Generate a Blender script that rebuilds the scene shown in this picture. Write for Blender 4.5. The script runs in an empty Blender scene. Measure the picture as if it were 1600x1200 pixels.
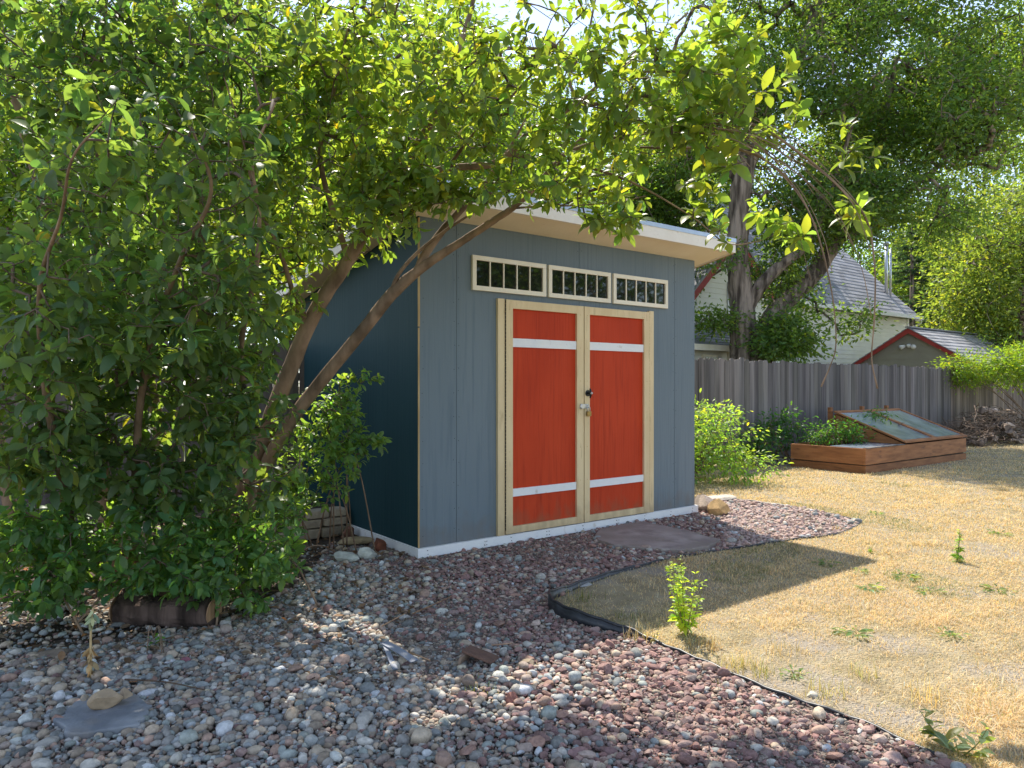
import bpy, math, random
import numpy as np
from mathutils import Matrix

# ------------------------------------------------------------------ camera, world, sun, exposure
SC = bpy.context.scene
COL = SC.collection
F, HZ, CAMH = 1126.0, 602.0, 1.4
cam = bpy.data.cameras.new("camera"); cam_o = bpy.data.objects.new("camera", cam); COL.objects.link(cam_o)
cam.sensor_width = 36.0; cam.lens = F / 1600 * 36; cam.shift_y = 2 / 1600
cam.clip_start = 0.05; cam.clip_end = 3000
cam_o.location = (0, 0, CAMH); cam_o.rotation_euler = (math.radians(90), 0, 0)
SC.camera = cam_o
SUN_EL = math.radians(55); SX, SY = -0.245, 0.97
SUN_AZ = math.atan2(SX, SY)
w = bpy.data.worlds.new("World"); SC.world = w; w.use_nodes = True
nt = w.node_tree
sky = nt.nodes.new("ShaderNodeTexSky"); sky.sky_type = 'NISHITA'; sky.sun_disc = False
sky.sun_elevation = SUN_EL; sky.sun_rotation = SUN_AZ; sky.altitude = 1600; sky.air_density = 1.0; sky.dust_density = 0.1; sky.ozone_density = 2.0
hs = nt.nodes.new("ShaderNodeHueSaturation"); hs.inputs["Saturation"].default_value = 0.72
nt.links.new(sky.outputs[0], hs.inputs["Color"]); nt.links.new(hs.outputs[0], nt.nodes["Background"].inputs[0]); nt.nodes["Background"].inputs[1].default_value = 0.15
sl = bpy.data.lights.new("sun", 'SUN'); sl.energy = 3.5; sl.angle = math.radians(0.5); sl.color = (1.0, 0.93, 0.82)
so = bpy.data.objects.new("sun", sl); COL.objects.link(so)
so.rotation_euler = (math.radians(90) - SUN_EL, 0, math.pi - SUN_AZ)
SC.view_settings.view_transform = 'Standard'; SC.view_settings.look = 'None'; SC.view_settings.gamma = 1
SC.view_settings.exposure = 1.28
SC.cycles.max_bounces = 9; SC.cycles.diffuse_bounces = 5; SC.cycles.transmission_bounces = 6; SC.cycles.glossy_bounces = 3
SC.cycles.caustics_reflective = False; SC.cycles.caustics_refractive = False
SC.cycles.use_denoising = True

R = np.random.default_rng(7)

# ------------------------------------------------------------------ coordinate helpers
# yard frame: s along the shed front, t backwards through the shed to the fence
OX, OY = -0.743, 5.77
DV = np.array([0.796, 0.605, 0.0]); UV = np.array([-0.605, 0.796, 0.0])
def yd(s, t, z=0.0): return np.array([OX, OY, 0.0]) + DV * s + UV * t + np.array([0, 0, z])
def ydv(a):
    a = np.asarray(a, float)
    return np.array([OX, OY, 0.0]) + a[:, :1] * DV + a[:, 1:2] * UV + a[:, 2:3] * np.array([0, 0, 1.0])
def to_st(P): d = P[:, :2] - np.array([OX, OY]); return d @ DV[:2], d @ UV[:2]
def at(px, y, Y): return np.array([(px - 800) / F * Y, Y, CAMH + (HZ - y) / F * Y])
def gr(px, y):
    Y = F * CAMH / (y - HZ); return np.array([(px - 800) / F * Y, Y, 0.0])
def in_poly(P, poly):
    x, y = P[:, 0], P[:, 1]; c = np.zeros(len(P), bool); n = len(poly)
    for i in range(n):
        x0, y0 = poly[i][:2]; x1, y1 = poly[(i + 1) % n][:2]
        if y0 == y1: continue
        k = ((y0 > y) != (y1 > y)) & (x < (x1 - x0) * (y - y0) / (y1 - y0) + x0)
        c ^= k
    return c
def vnoise(P, sc, seed=0):
    r = np.random.default_rng(seed); v = np.zeros(len(P))
    for k in range(7):
        d = r.normal(size=3); d /= np.linalg.norm(d); f = sc * r.uniform(.6, 1.9)
        v += np.sin(P @ d * f + r.uniform(0, 6.28))
    return v / 7 ** .5
def unit(a): return a / np.maximum(np.linalg.norm(a, axis=-1, keepdims=True), 1e-9)
def spl(pts, n=6):
    """Catmull-Rom through rows of numbers."""
    p = np.asarray(pts, float)
    if len(p) < 3: return p
    q = np.vstack([2 * p[0] - p[1], p, 2 * p[-1] - p[-2]]); out = []
    for i in range(1, len(q) - 2):
        for k in range(n):
            u = k / n
            out.append(.5 * ((2 * q[i]) + (q[i + 1] - q[i - 1]) * u + (2 * q[i - 1] - 5 * q[i] + 4 * q[i + 1] - q[i + 2]) * u * u + (3 * q[i] - q[i - 1] - 3 * q[i + 1] + q[i + 2]) * u ** 3))
    out.append(p[-1]); return np.array(out)

# ------------------------------------------------------------------ mesh collector
class MB:
    def __init__(s): s.V = []; s.T = []; s.Fs = []; s.n = 0; s.MI = {}
    def merge(s, o, idx=1):   # take another collector's faces in with material slot idx
        k = len(s.Fs); s.V += o.V; s.T += o.T; s.Fs += [f + s.n for f in o.Fs]; s.n += o.n
        for q in range(k, len(s.Fs)): s.MI[q] = idx
        return s
    def add(s, V, Fc, tint=(1, 1, 1)):
        V = np.asarray(V, float); s.V.append(V)
        t = np.asarray(tint, float); s.T.append(np.broadcast_to(t, (len(V), 3)) if t.ndim == 1 else t)
        if isinstance(Fc, np.ndarray): s.Fs.append(Fc + s.n)
        else:
            for f in Fc: s.Fs.append(np.asarray([f]) + s.n)
        s.n += len(V); return s
    def hexa(s, P, tint=(1, 1, 1)):   # 8 points: bottom four then top four
        return s.add(P, np.array([[3, 2, 1, 0], [4, 5, 6, 7], [0, 1, 5, 4], [1, 2, 6, 5], [2, 3, 7, 6], [3, 0, 4, 7]]), tint)
    def ybox(s, s0, s1, t0, t1, z0, z1, tint=(1, 1, 1)):
        return s.hexa(ydv([(s0, t0, z0), (s1, t0, z0), (s1, t1, z0), (s0, t1, z0), (s0, t0, z1), (s1, t0, z1), (s1, t1, z1), (s0, t1, z1)]), tint)
    def box(s, c, sz, rz=0, tint=(1, 1, 1), M=None):
        x, y, z = np.array(sz) / 2
        P = np.array([(-x, -y, -z), (x, -y, -z), (x, y, -z), (-x, y, -z), (-x, -y, z), (x, -y, z), (x, y, z), (-x, y, z)])
        if M is None: ca, sa = math.cos(rz), math.sin(rz); M = np.array([[ca, -sa, 0], [sa, ca, 0], [0, 0, 1]])
        return s.hexa(P @ M.T + np.asarray(c), tint)
    def prism(s, poly, off, tint=(1, 1, 1)):   # polygon (n,3) swept by off
        p = np.asarray(poly, float); n = len(p); V = np.vstack([p, p + np.asarray(off)])
        return s.add(V, [list(range(n))[::-1], list(range(n, 2 * n))] + [[i, (i + 1) % n, n + (i + 1) % n, n + i] for i in range(n)], tint)
    def tube(s, P, rad, k=6, tint=(1, 1, 1), cap=True, rough=0.0, rg=None):
        P = np.asarray(P, float); n = len(P); rad = np.broadcast_to(np.asarray(rad, float), (n,))
        T = unit(np.gradient(P, axis=0)); a = np.array([0.13, 0.21, 1.0]) if abs(T[0, 2]) < .9 else np.array([1.0, .2, .1])
        A = unit(np.cross(T, a)); B = np.cross(T, A); th = np.arange(k) * 2 * math.pi / k
        rr = rad[:, None] * np.ones((1, k))
        if rough: rr = rr * (1 + rough * (rg or R).normal(size=(n, k)))
        V = P[:, None] + rr[..., None] * (np.cos(th)[None, :, None] * A[:, None] + np.sin(th)[None, :, None] * B[:, None])
        V = V.reshape(-1, 3); i = np.arange(n - 1)[:, None] * k; j = np.arange(k)[None]; j2 = (j + 1) % k
        Fq = np.stack([i + j, i + j2, i + k + j2, i + k + j], -1).reshape(-1, 4)
        t = np.asarray(tint, float)
        if t.ndim == 2: t = np.repeat(t, k, 0)
        s.add(V, Fq, t)
        if cap: s.Fs.append(np.array([list(range(k))[::-1]]) + s.n - n * k); s.Fs.append(np.array([list(range(k))]) + s.n - k)
        return s
    def build(s, name, mat, parent=None, smooth=False, loc=None, bevel=0):
        V = np.vstack(s.V); T = np.vstack(s.T)
        if loc is not None: V = V - np.asarray(loc)
        me = bpy.data.meshes.new(name); me.vertices.add(len(V)); me.vertices.foreach_set("co", V.astype(np.float32).ravel())
        tot = np.concatenate([np.full(len(f), f.shape[1]) for f in s.Fs]); li = np.concatenate([f.ravel() for f in s.Fs])
        me.loops.add(len(li)); me.loops.foreach_set("vertex_index", li.astype(np.int32))
        me.polygons.add(len(tot)); me.polygons.foreach_set("loop_start", np.concatenate([[0], np.cumsum(tot)[:-1]]).astype(np.int32))
        me.polygons.foreach_set("use_smooth", np.full(len(tot), smooth, bool))
        me.update(calc_edges=True)
        ca = me.color_attributes.new("tint", 'FLOAT_COLOR', 'POINT')
        ca.data.foreach_set("color", np.hstack([T, np.ones((len(T), 1))]).astype(np.float32).ravel())
        for m_ in (mat if isinstance(mat, (list, tuple)) else [mat]): me.materials.append(m_)
        if s.MI: me.polygons.foreach_set('material_index', np.concatenate([np.full(len(f), s.MI.get(q, 0)) for q, f in enumerate(s.Fs)]).astype(np.int32))
        o = bpy.data.objects.new(name, me); COL.objects.link(o)
        if loc is not None: o.location = loc
        if parent is not None:
            o.parent = parent
            if parent.type == 'EMPTY': o.matrix_parent_inverse = Matrix.Translation(parent.location).inverted()
        if bevel:
            m = o.modifiers.new("bevel", 'BEVEL'); m.width = bevel; m.segments = 2; m.limit_method = 'ANGLE'
        return o
def tag(o, label, cat, group=None, kind=None):
    o["label"] = label
    if cat: o["category"] = cat
    if group: o["group"] = group
    if kind: o["kind"] = kind
    return o
def thing(name, label, cat, loc, group=None):
    o = bpy.data.objects.new(name, None); COL.objects.link(o); o.location = [float(v) for v in loc]; o.empty_display_size = .2
    return tag(o, label, cat, group)
def struct(o, kind="structure"): o["kind"] = kind; return o

# ------------------------------------------------------------------ materials
def mat(name, c1, c2=None, scale=8.0, stretch=(1, 1, 1), rough=.8, bump=.0, bscale=40.0, bstretch=None, tint=False, spec=.3, metal=0, extra=None, detail=5, dirt=None, lo=.35, hi=.65, bdist=.01, splash=None):
    m = bpy.data.materials.new(name); m.use_nodes = True; t = m.node_tree; N = t.nodes; Lk = t.links
    b = N["Principled BSDF"]; b.inputs["Roughness"].default_value = rough; b.inputs["Specular IOR Level"].default_value = spec; b.inputs["Metallic"].default_value = metal
    tc = N.new("ShaderNodeTexCoord")
    def noise(sc, st, det=5):
        mp = N.new("ShaderNodeMapping"); mp.inputs["Scale"].default_value = st; Lk.new(tc.outputs["Object"], mp.inputs[0])
        n = N.new("ShaderNodeTexNoise"); n.inputs["Scale"].default_value = sc; n.inputs["Detail"].default_value = det; Lk.new(mp.outputs[0], n.inputs[0]); return n
    n = noise(scale, stretch, detail); r = N.new("ShaderNodeValToRGB"); r.color_ramp.elements[0].position = lo; r.color_ramp.elements[1].position = hi
    r.color_ramp.elements[0].color = (*c1, 1); r.color_ramp.elements[1].color = (*(c2 or c1), 1); Lk.new(n.outputs[0], r.inputs[0]); out = r.outputs[0]
    if dirt:
        dc, dsc, dst, dlo, dhi = dirt; n2 = noise(dsc, dst, 6); r2 = N.new("ShaderNodeMapRange"); r2.inputs[1].default_value = dlo; r2.inputs[2].default_value = dhi; Lk.new(n2.outputs[0], r2.inputs[0])
        mx = N.new("ShaderNodeMix"); mx.data_type = 'RGBA'; Lk.new(r2.outputs[0], mx.inputs[0]); Lk.new(out, mx.inputs[6]); mx.inputs[7].default_value = (*dc, 1); out = mx.outputs[2]
    if splash:   # mud thrown up by rain on the lowest hand's breadth of the boards
        sp = N.new("ShaderNodeSeparateXYZ"); Lk.new(tc.outputs["Object"], sp.inputs[0]); n4 = noise(13, (1, 1, .5), 6); ad = N.new("ShaderNodeMath"); ad.operation = 'MULTIPLY_ADD'; ad.inputs[1].default_value = -.55; Lk.new(n4.outputs[0], ad.inputs[0]); Lk.new(sp.outputs[2], ad.inputs[2])
        r4 = N.new("ShaderNodeMapRange"); r4.inputs[1].default_value = -.22; r4.inputs[2].default_value = .02; r4.inputs[3].default_value = .75; r4.inputs[4].default_value = 0; Lk.new(ad.outputs[0], r4.inputs[0])
        mx = N.new("ShaderNodeMix"); mx.data_type = 'RGBA'; Lk.new(r4.outputs[0], mx.inputs[0]); Lk.new(out, mx.inputs[6]); mx.inputs[7].default_value = (*splash, 1); out = mx.outputs[2]
    if tint:
        a = N.new("ShaderNodeAttribute"); a.attribute_name = "tint"; mx = N.new("ShaderNodeMix"); mx.data_type = 'RGBA'; mx.blend_type = 'MULTIPLY'; mx.inputs[0].default_value = 1
        Lk.new(out, mx.inputs[6]); Lk.new(a.outputs[0], mx.inputs[7]); out = mx.outputs[2]
    Lk.new(out, b.inputs["Base Color"])
    if bump:
        n3 = noise(bscale, bstretch or stretch, 6); bp = N.new("ShaderNodeBump"); bp.inputs["Strength"].default_value = bump; bp.inputs["Distance"].default_value = bdist
        Lk.new(n3.outputs[0], bp.inputs["Height"]); Lk.new(bp.outputs[0], b.inputs["Normal"])
    return m
def leaf_mat(name, trans=(1.15, 1.2, .35), tw=.42, rough=.42, spec=.5):
    """tint attribute is the leaf's own colour; light through the blade comes out yellower."""
    m = bpy.data.materials.new(name); m.use_nodes = True; t = m.node_tree; N = t.nodes; Lk = t.links
    b = N["Principled BSDF"]; b.inputs["Roughness"].default_value = rough; b.inputs["Specular IOR Level"].default_value = spec
    a = N.new("ShaderNodeAttribute"); a.attribute_name = "tint"; Lk.new(a.outputs[0], b.inputs["Base Color"])
    mx = N.new("ShaderNodeMix"); mx.data_type = 'RGBA'; mx.blend_type = 'MULTIPLY'; mx.inputs[0].default_value = 1; mx.clamp_result = False
    Lk.new(a.outputs[0], mx.inputs[6]); mx.inputs[7].default_value = (*[c * 2.2 for c in trans], 1)
    tr = N.new("ShaderNodeBsdfTranslucent"); Lk.new(mx.outputs[2], tr.inputs[0])
    ms = N.new("ShaderNodeMixShader"); ms.inputs[0].default_value = tw; Lk.new(b.outputs[0], ms.inputs[1]); Lk.new(tr.outputs[0], ms.inputs[2])
    Lk.new(ms.outputs[0], N["Material Output"].inputs[0]); return m

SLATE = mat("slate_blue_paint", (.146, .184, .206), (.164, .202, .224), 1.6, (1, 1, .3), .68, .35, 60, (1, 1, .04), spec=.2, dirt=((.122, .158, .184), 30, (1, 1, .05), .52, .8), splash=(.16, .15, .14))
TEAL = mat("dark_teal_side", (.009, .040, .048), (.013, .048, .056), 3, (1, 1, .25), .6, .3, 30, (1, 1, .06), spec=.25)  # left side wall coloured far darker and more teal than the slate walls
RED = mat("barn_red_paint", (.46, .044, .013), (.53, .056, .017), 2.5, (1, 1, .5), .6, .35, 60, (1, 1, .04), spec=.15, dirt=((.36, .035, .012), 34, (1, 1, .05), .52, .8), splash=(.30, .10, .05))
CREAM = mat("cream_trim_paint", (.66, .50, .28), (.74, .58, .34), 6, (1, 1, .4), .55, .25, 40, (1, 1, .1), spec=.3, dirt=((.45, .33, .18), 25, (1, 1, .2), .6, .85), splash=(.42, .31, .18))
CREAMW = mat("pale_cream_paint", (.78, .70, .54), (.84, .76, .60), 6, (1, 1, .4), .55, .2, 40, spec=.3, dirt=((.55, .46, .30), 30, (1, 1, 1), .68, .85))
WHITE = mat("white_paint", (.74, .74, .74), (.80, .79, .77), 6, (1, 1, 1), .55, .25, 40, spec=.25, dirt=((.5, .43, .35), 16, (1, 1, 1), .62, .85))
FASC = mat("warm_white_fascia_paint", (.80, .72, .61), (.86, .79, .68), 3, (1, 1, 1), .55, .2, 30, spec=.2, dirt=((.60, .50, .38), 16, (1, 1, 1), .64, .9))
SOFF = mat("cream_soffit_plywood", (.84, .71, .51), (.90, .78, .58), 3, (1, 1, 1), .7, .2, 30, spec=.2, dirt=((.55, .40, .22), 22, (1, 1, 1), .7, .85))
RAW = mat("raw_wood_edge", (.38, .24, .10), (.55, .38, .18), 12, (1, 1, .2), .8, .4, 60)
METAL = mat("drip_edge_metal", (.45, .50, .58), (.52, .56, .62), 8, rough=.35, metal=.7)
SHING = mat("grey_asphalt_shingle", (.20, .20, .22), (.34, .34, .36), 60, rough=.95, bump=.5, bscale=120, tint=True)
GALV = mat("galvanised_steel", (.55, .56, .57), (.66, .66, .66), 20, rough=.35, metal=.9)
BRASS = mat("tarnished_brass", (.32, .22, .08), (.45, .32, .12), 60, rough=.4, metal=.8)
BLACK = mat("black_metal", (.012, .012, .013), rough=.35, spec=.5)
DARK = mat("dark_void", (.02, .018, .016), rough=.9)
GLASS = mat("dark_window_glass", (.012, .013, .012), rough=.03, spec=1.0)
BARK = mat("brown_smooth_bark", (.14, .095, .062), (.33, .225, .15), 9, (1, 1, .35), .85, .7, 40, (1, 1, .35), spec=.15, tint=True)
TWIG = mat("twig_bark", (.085, .06, .045), (.17, .12, .085), 20, rough=.8, tint=True)
ELMB = mat("furrowed_grey_bark", (.060, .044, .034), (.32, .25, .20), 8, (1, 1, .13), .95, 1.0, 9, (1, 1, .12), bdist=.08, tint=True, lo=.38, hi=.62)
PICK = mat("weathered_grey_wood", (.105, .093, .084), (.225, .20, .18), 10, (1, 1, .05), .9, .6, 45, (1, 1, .05), tint=True)
CEDAR = mat("cedar_stain", (.26, .105, .040), (.40, .17, .065), 7, (.4, .4, 3), .7, .4, 30, (.4, .4, 3), tint=True, dirt=((.14, .06, .03), 10, (.5, .5, 2), .6, .8))
STONE = mat("stone", (.75, .75, .75), (1, 1, 1), 25, rough=.85, bump=.5, bscale=60, tint=True)
PEB = mat("gravel_stone", (.72, .72, .72), (1.05, 1.05, 1.05), 60, rough=.75, bump=.3, bscale=150, tint=True, spec=.35)
SOIL = mat("bare_soil", (.060, .044, .032), (.115, .085, .062), 9, rough=1, bump=1.0, bscale=35, bdist=.03, dirt=((.05, .038, .028), 3, (1, 1, 1), .45, .65))
GBED = mat("gravel_bed_soil", (.12, .095, .08), (.22, .18, .15), 20, rough=1, bump=1.0, bscale=60, bdist=.02)
LAWN = mat("dry_thatch", (.28, .225, .13), (.43, .355, .225), 5.0, rough=1, bump=1.0, bscale=70, bdist=.03, dirt=((.35, .30, .235), 1.6, (1, 1, 1), .50, .58))
GROUND = mat("dry_ground", (.24, .20, .11), (.33, .27, .15), .6, rough=1, bump=.6, bscale=10, bdist=.05, dirt=((.10, .12, .05), .25, (1, 1, 1), .5, .6))
BLADE = leaf_mat("grass_blade", (1.0, .85, .45), .3, .6, .25)
LEAF = leaf_mat("broad_leaf", (1.85, 1.66, .44), .50, .42, .40)
LEAFB = leaf_mat("distant_leaf", (1.9, 1.6, .42), .50, .45, .35)
LITTER = mat("fallen_leaf", (.9, .9, .9), (1.1, 1.1, 1.1), 30, rough=.9, tint=True)
BLKPL = mat("black_plastic_edging", (.012, .013, .016), (.03, .032, .038), 15, rough=.42, spec=.5, dirt=((.12, .10, .08), 8, (1, 1, 1), .6, .75))
FLAG = mat("flagstone", (.24, .195, .175), (.38, .32, .285), 6, rough=.9, bump=.8, bscale=22, dirt=((.20, .16, .13), 3, (1, 1, 1), .5, .7))
SLABB = mat("blue_grey_slab", (.17, .18, .195), (.29, .30, .31), 7, rough=.85, bump=.7, bscale=25, dirt=((.22, .19, .16), 4, (1, 1, 1), .52, .7))
SIDING = mat("cream_lap_siding", (.70, .69, .63), (.76, .75, .68), 2, rough=.7)
OLIVE = mat("olive_grey_board", (.27, .25, .20), (.31, .29, .23), 2, rough=.8)
TRIMR = mat("dark_red_trim", (.30, .035, .03), (.36, .05, .04), 4, rough=.6)
POLY = mat("cloudy_glazing", (.13, .16, .21), (.26, .30, .36), 3, rough=.22, spec=.6, bump=.15, bscale=8)
DRY = mat("dry_stalk", (.85, .85, .85), (1.1, 1.1, 1.1), 30, rough=.9, tint=True)
PLAST = mat("grey_plastic_strip", (.22, .24, .28), (.30, .32, .37), 12, rough=.45)

# ------------------------------------------------------------------ templates
def ico(sub):
    p = (1 + 5 ** .5) / 2
    V = [(-1, p, 0), (1, p, 0), (-1, -p, 0), (1, -p, 0), (0, -1, p), (0, 1, p), (0, -1, -p), (0, 1, -p), (p, 0, -1), (p, 0, 1), (-p, 0, -1), (-p, 0, 1)]
    Fc = [(0, 11, 5), (0, 5, 1), (0, 1, 7), (0, 7, 10), (0, 10, 11), (1, 5, 9), (5, 11, 4), (11, 10, 2), (10, 7, 6), (7, 1, 8), (3, 9, 4), (3, 4, 2), (3, 2, 6), (3, 6, 8), (3, 8, 9), (4, 9, 5), (2, 4, 11), (6, 2, 10), (8, 6, 7), (9, 8, 1)]
    V = [np.array(v) / np.linalg.norm(v) for v in V]
    for _ in range(sub):
        c = {}; nf = []
        def mid(a, b):
            k = (min(a, b), max(a, b))
            if k not in c: m = V[a] + V[b]; V.append(m / np.linalg.norm(m)); c[k] = len(V) - 1
            return c[k]
        for a, b, d in Fc:
            x, y, z = mid(a, b), mid(b, d), mid(d, a); nf += [(a, x, z), (b, y, x), (d, z, y), (x, y, z)]
        Fc = nf
    return np.array(V), np.array(Fc)
ICO = {k: ico(k) for k in (0, 1, 2, 3)}
def rockv(rg, sub=2, planes=6, cut=(.55, .85), lump=.08):
    V, Fc = ICO[sub]; V = V.copy(); V *= (1 + lump * vnoise(V, 3, int(rg.integers(1e6))))[:, None]
    for _ in range(planes):
        n = unit(rg.normal(size=3)); h = rg.uniform(*cut); V -= np.maximum(0, V @ n - h)[:, None] * n
    return V, Fc
def rock(name, label, cat, loc, size, rz, color, seed=0, planes=9, cut=(.5, .8), group=None, sink=.25, m=None, lump=.06):
    rg = np.random.default_rng(seed); V, Fc = rockv(rg, 3, planes, cut, lump); V = V * np.array(size) / 2
    ca, sa = math.cos(rz), math.sin(rz); V = V @ np.array([[ca, -sa, 0], [sa, ca, 0], [0, 0, 1]]).T
    V[:, 2] += -V[:, 2].min() * (1 - sink)
    loc = np.asarray(loc, float)
    c = np.asarray(color) * (1 + .12 * vnoise(V / max(size), 9, seed + 1))[:, None]
    return tag(MB().add(V + loc, Fc, c).build(name, m or STONE, None, False, loc), label, cat, group)
HI = (np.array([(0, 0, 0), (.26, 0, 0), (.56, 0, -.01), (.84, 0, -.05), (1, 0, -.10), (.22, .15, .035), (.52, .25, .055), (.82, .17, .01), (.22, -.15, .035), (.52, -.25, .055), (.82, -.17, .01)]),
      np.array([(0, 8, 1), (0, 1, 5), (1, 8, 9), (1, 9, 2), (1, 2, 6), (1, 6, 5), (2, 9, 10), (2, 10, 3), (2, 3, 7), (2, 7, 6), (3, 10, 4), (3, 4, 7)]))
LO = (np.array([(0, 0, 0), (.5, .24, .04), (1, 0, -.04), (.5, -.24, .04)]), np.array([(0, 3, 2), (0, 2, 1)]))
def leaves(mb, P, D, Nn, L, col, tmpl=HI, wid=1.0, curl=None):
    TV, TF = tmpl; n = len(P); D = unit(D); S = unit(np.cross(Nn, D)); Nn = np.cross(D, S)
    L = np.asarray(L)[:, None, None]; x = TV[None, :, 0:1]; y = TV[None, :, 1:2] * wid; z = TV[None, :, 2:3]
    if curl is not None: z = z - np.asarray(curl)[:, None, None] * x * x
    V = P[:, None] + L * (x * D[:, None] + y * S[:, None] + z * Nn[:, None])
    Fc = (TF[None] + (np.arange(n) * len(TV))[:, None, None]).reshape(-1, 3)
    mb.add(V.reshape(-1, 3), Fc, np.repeat(col, len(TV), 0))
def leafcol(rg, n, base, var=.18, yellow=.0, hue=.12):
    c = np.asarray(base)[None] * (1 + var * rg.normal(size=(n, 1))).clip(.45, 1.7)
    h = rg.normal(size=n) * hue; c = c * np.stack([1 + h, np.ones(n), 1 - h], 1)
    if yellow:
        k = rg.random(n) < yellow; c[k] = c[k] * np.array([2.3, 1.5, .8])
    return c.clip(.004, .9)
def whorl(rg, C, A, k, L, spread=1.05, up=.7, jit=.35):
    """k leaves round each twig end C with axis A"""
    n = len(C); A = unit(A); ref = unit(rg.normal(size=(n, 3))); X = unit(np.cross(A, ref)); Y = np.cross(A, X)
    Ps, Ds, Ns, Ls = [], [], [], []
    ph0 = rg.uniform(0, 6.28, n)
    for j in range(k):
        ph = ph0 + j * 2.4 + rg.normal(size=n) * .3; el = spread * (1 - .35 * j / k) + rg.normal(size=n) * .2
        rad = np.cos(ph)[:, None] * X + np.sin(ph)[:, None] * Y
        D = unit(np.cos(el)[:, None] * A + np.sin(el)[:, None] * rad + rg.normal(size=(n, 3)) * .12); D[:, 2] -= .15; D = unit(D)
        N_ = unit(np.array([0, 0, up]) + A * .5 + rg.normal(size=(n, 3)) * jit)
        Ps.append(C - A * (L * .55 * (k - 1 - j) / k)[:, None] + rad * .006 if np.ndim(L) else C - A * (L * .55 * (k - 1 - j) / k)); Ds.append(D); Ns.append(N_); Ls.append(L * rg.uniform(.42, 1.18, n))
    return np.vstack(Ps), np.vstack(Ds), np.vstack(Ns), np.concatenate(Ls)

def grow(mb_main, mb_twig, mains, clusters, rg, rtip=.0016, step=.13, pw=.5, wander=.02, ktw=4, kmain=9, rough=.03, tint=(1, 1, 1), avoid=None):
    """mains: polylines of (x,y,z,r). Grows a twig to every cluster from the nearest wood. Returns twig-end directions."""
    P = []; tw_cut = .012
    for m in mains:
        q = spl(m, 6); mb_main.tube(q[:, :3], np.maximum(q[:, 3], .002), kmain, tint, True, rough, rg)
        P.append(q[:, :3])
    P = np.vstack(P); nm = len(P); cap = nm + len(clusters) * 14 + 10
    N = np.zeros((cap, 3)); N[:nm] = P; par = np.full(cap, -1); n = nm; chains = []
    dmin = np.array([np.min(((P - c) ** 2).sum(1)) for c in clusters]); order = np.argsort(dmin); A = np.zeros((len(clusters), 3))
    for ci in order:
        c = clusters[ci]; d2 = ((N[:n] - c) ** 2).sum(1); i = int(np.argmin(d2)); d = d2[i] ** .5
        k = int(min(12, max(1, math.ceil(d / step)))); u = np.linspace(0, 1, k + 1)[1:, None]
        seg = N[i] + (c - N[i]) * u; seg[:, 2] += (np.sin(u[:, 0] * math.pi) * d * .10)
        if k > 1: seg[:-1] += rg.normal(size=(k - 1, 3)) * wander
        N[n:n + k] = seg; par[n] = i
        for j in range(1, k): par[n + j] = n + j - 1
        chains.append((i, n, k)); A[ci] = unit(c - (N[n + k - 2] if k > 1 else N[i])); n += k
        A[ci] = unit(A[ci] + .0)
    cnt = np.zeros(n); 
    for a, b, k in chains: cnt[b + k - 1] += 1
    for j in range(n - 1, nm - 1, -1):
        if par[j] >= 0: cnt[par[j]] += cnt[j]
    rad = rtip * np.maximum(cnt, 1) ** pw
    for i, b, k in chains:
        idx = np.arange(b, b + k); pts = np.vstack([N[i], N[idx]]); rr = np.concatenate([[rad[b]], rad[idx]])
        mb_twig.tube(pts, rr, ktw if rr[0] < .006 else 6, tint, False)
    return A
def blob(rg, px, y, Y, rx, ry, rY, n, shell=0.0):
    """n points in an ellipsoid given by where it stands in the view (centre px, y at depth Y; radii px, px, metres)"""
    v = unit(rg.normal(size=(n, 3))) * (shell + (1 - shell) * rg.random((n, 1)) ** (1 / 3)); c = at(px, y, Y)
    return c + v * np.array([rx / F * Y, rY, ry / F * Y])
def clear_of_shed(P, m=.08):
    s, t = to_st(P); top = 3.02 - .18 * t
    inside = (s > -.30 - m) & (s < 3.75 + m) & (t > -.42 - m) & (t < 2.8) & (P[:, 2] < top + m) & (P[:, 2] > 2.4 - .18 * t)
    inside |= (s > -.05 - m) & (s < 3.45 + m) & (t > -.06 - m) & (t < 2.5) & (P[:, 2] < top)
    return ~inside
def lands(P):
    """where the sunbeam through P meets the ground, as seen in the view"""
    k = P[:, 2] / math.tan(SUN_EL); G = P - np.c_[SX * k, SY * k, P[:, 2]]; Y = np.maximum(G[:, 1], .3); return 800 + F * G[:, 0] / Y, HZ + F * CAMH / Y, G
def sunny(C, rg, keep=.05):
    """thin the leaves out where beams reach the sunlit part of the gravel"""
    x, y, G = lands(C); lit = (y > 985) & (G[:, 1] > 2.85) & (x > 970 - (y - 985) * 2.4) & (x < 1700)
    lit |= (y > 905) & (y < 1025) & (np.abs(x - (530 + (y - 910) * 1.75)) < 46)
    return C[~lit | (rg.random(len(C)) < keep)]
def px_of(P): return 800 + F * P[:, 0] / P[:, 1], HZ - F * (P[:, 2] - CAMH) / P[:, 1]

# ------------------------------------------------------------------ ground
EDGE_PX = [(1135, 781), (1180, 786), (1240, 795), (1300, 806), (1337, 816), (1338, 824), (1305, 838), (1240, 846), (1170, 857), (1110, 866), (1060, 875), (1000, 889), (950, 904), (895, 925), (862, 943),
           (860, 957), (880, 970), (930, 986), (990, 998), (1040, 1018), (1100, 1042), (1180, 1076), (1260, 1105), (1350, 1135), (1480, 1195)]
EDGE = spl([gr(*p) for p in EDGE_PX], 5)
end_pt = EDGE[-1] + (EDGE[-1] - EDGE[-8]) * 2.2
EDGEL = np.vstack([EDGE, end_pt])
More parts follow.
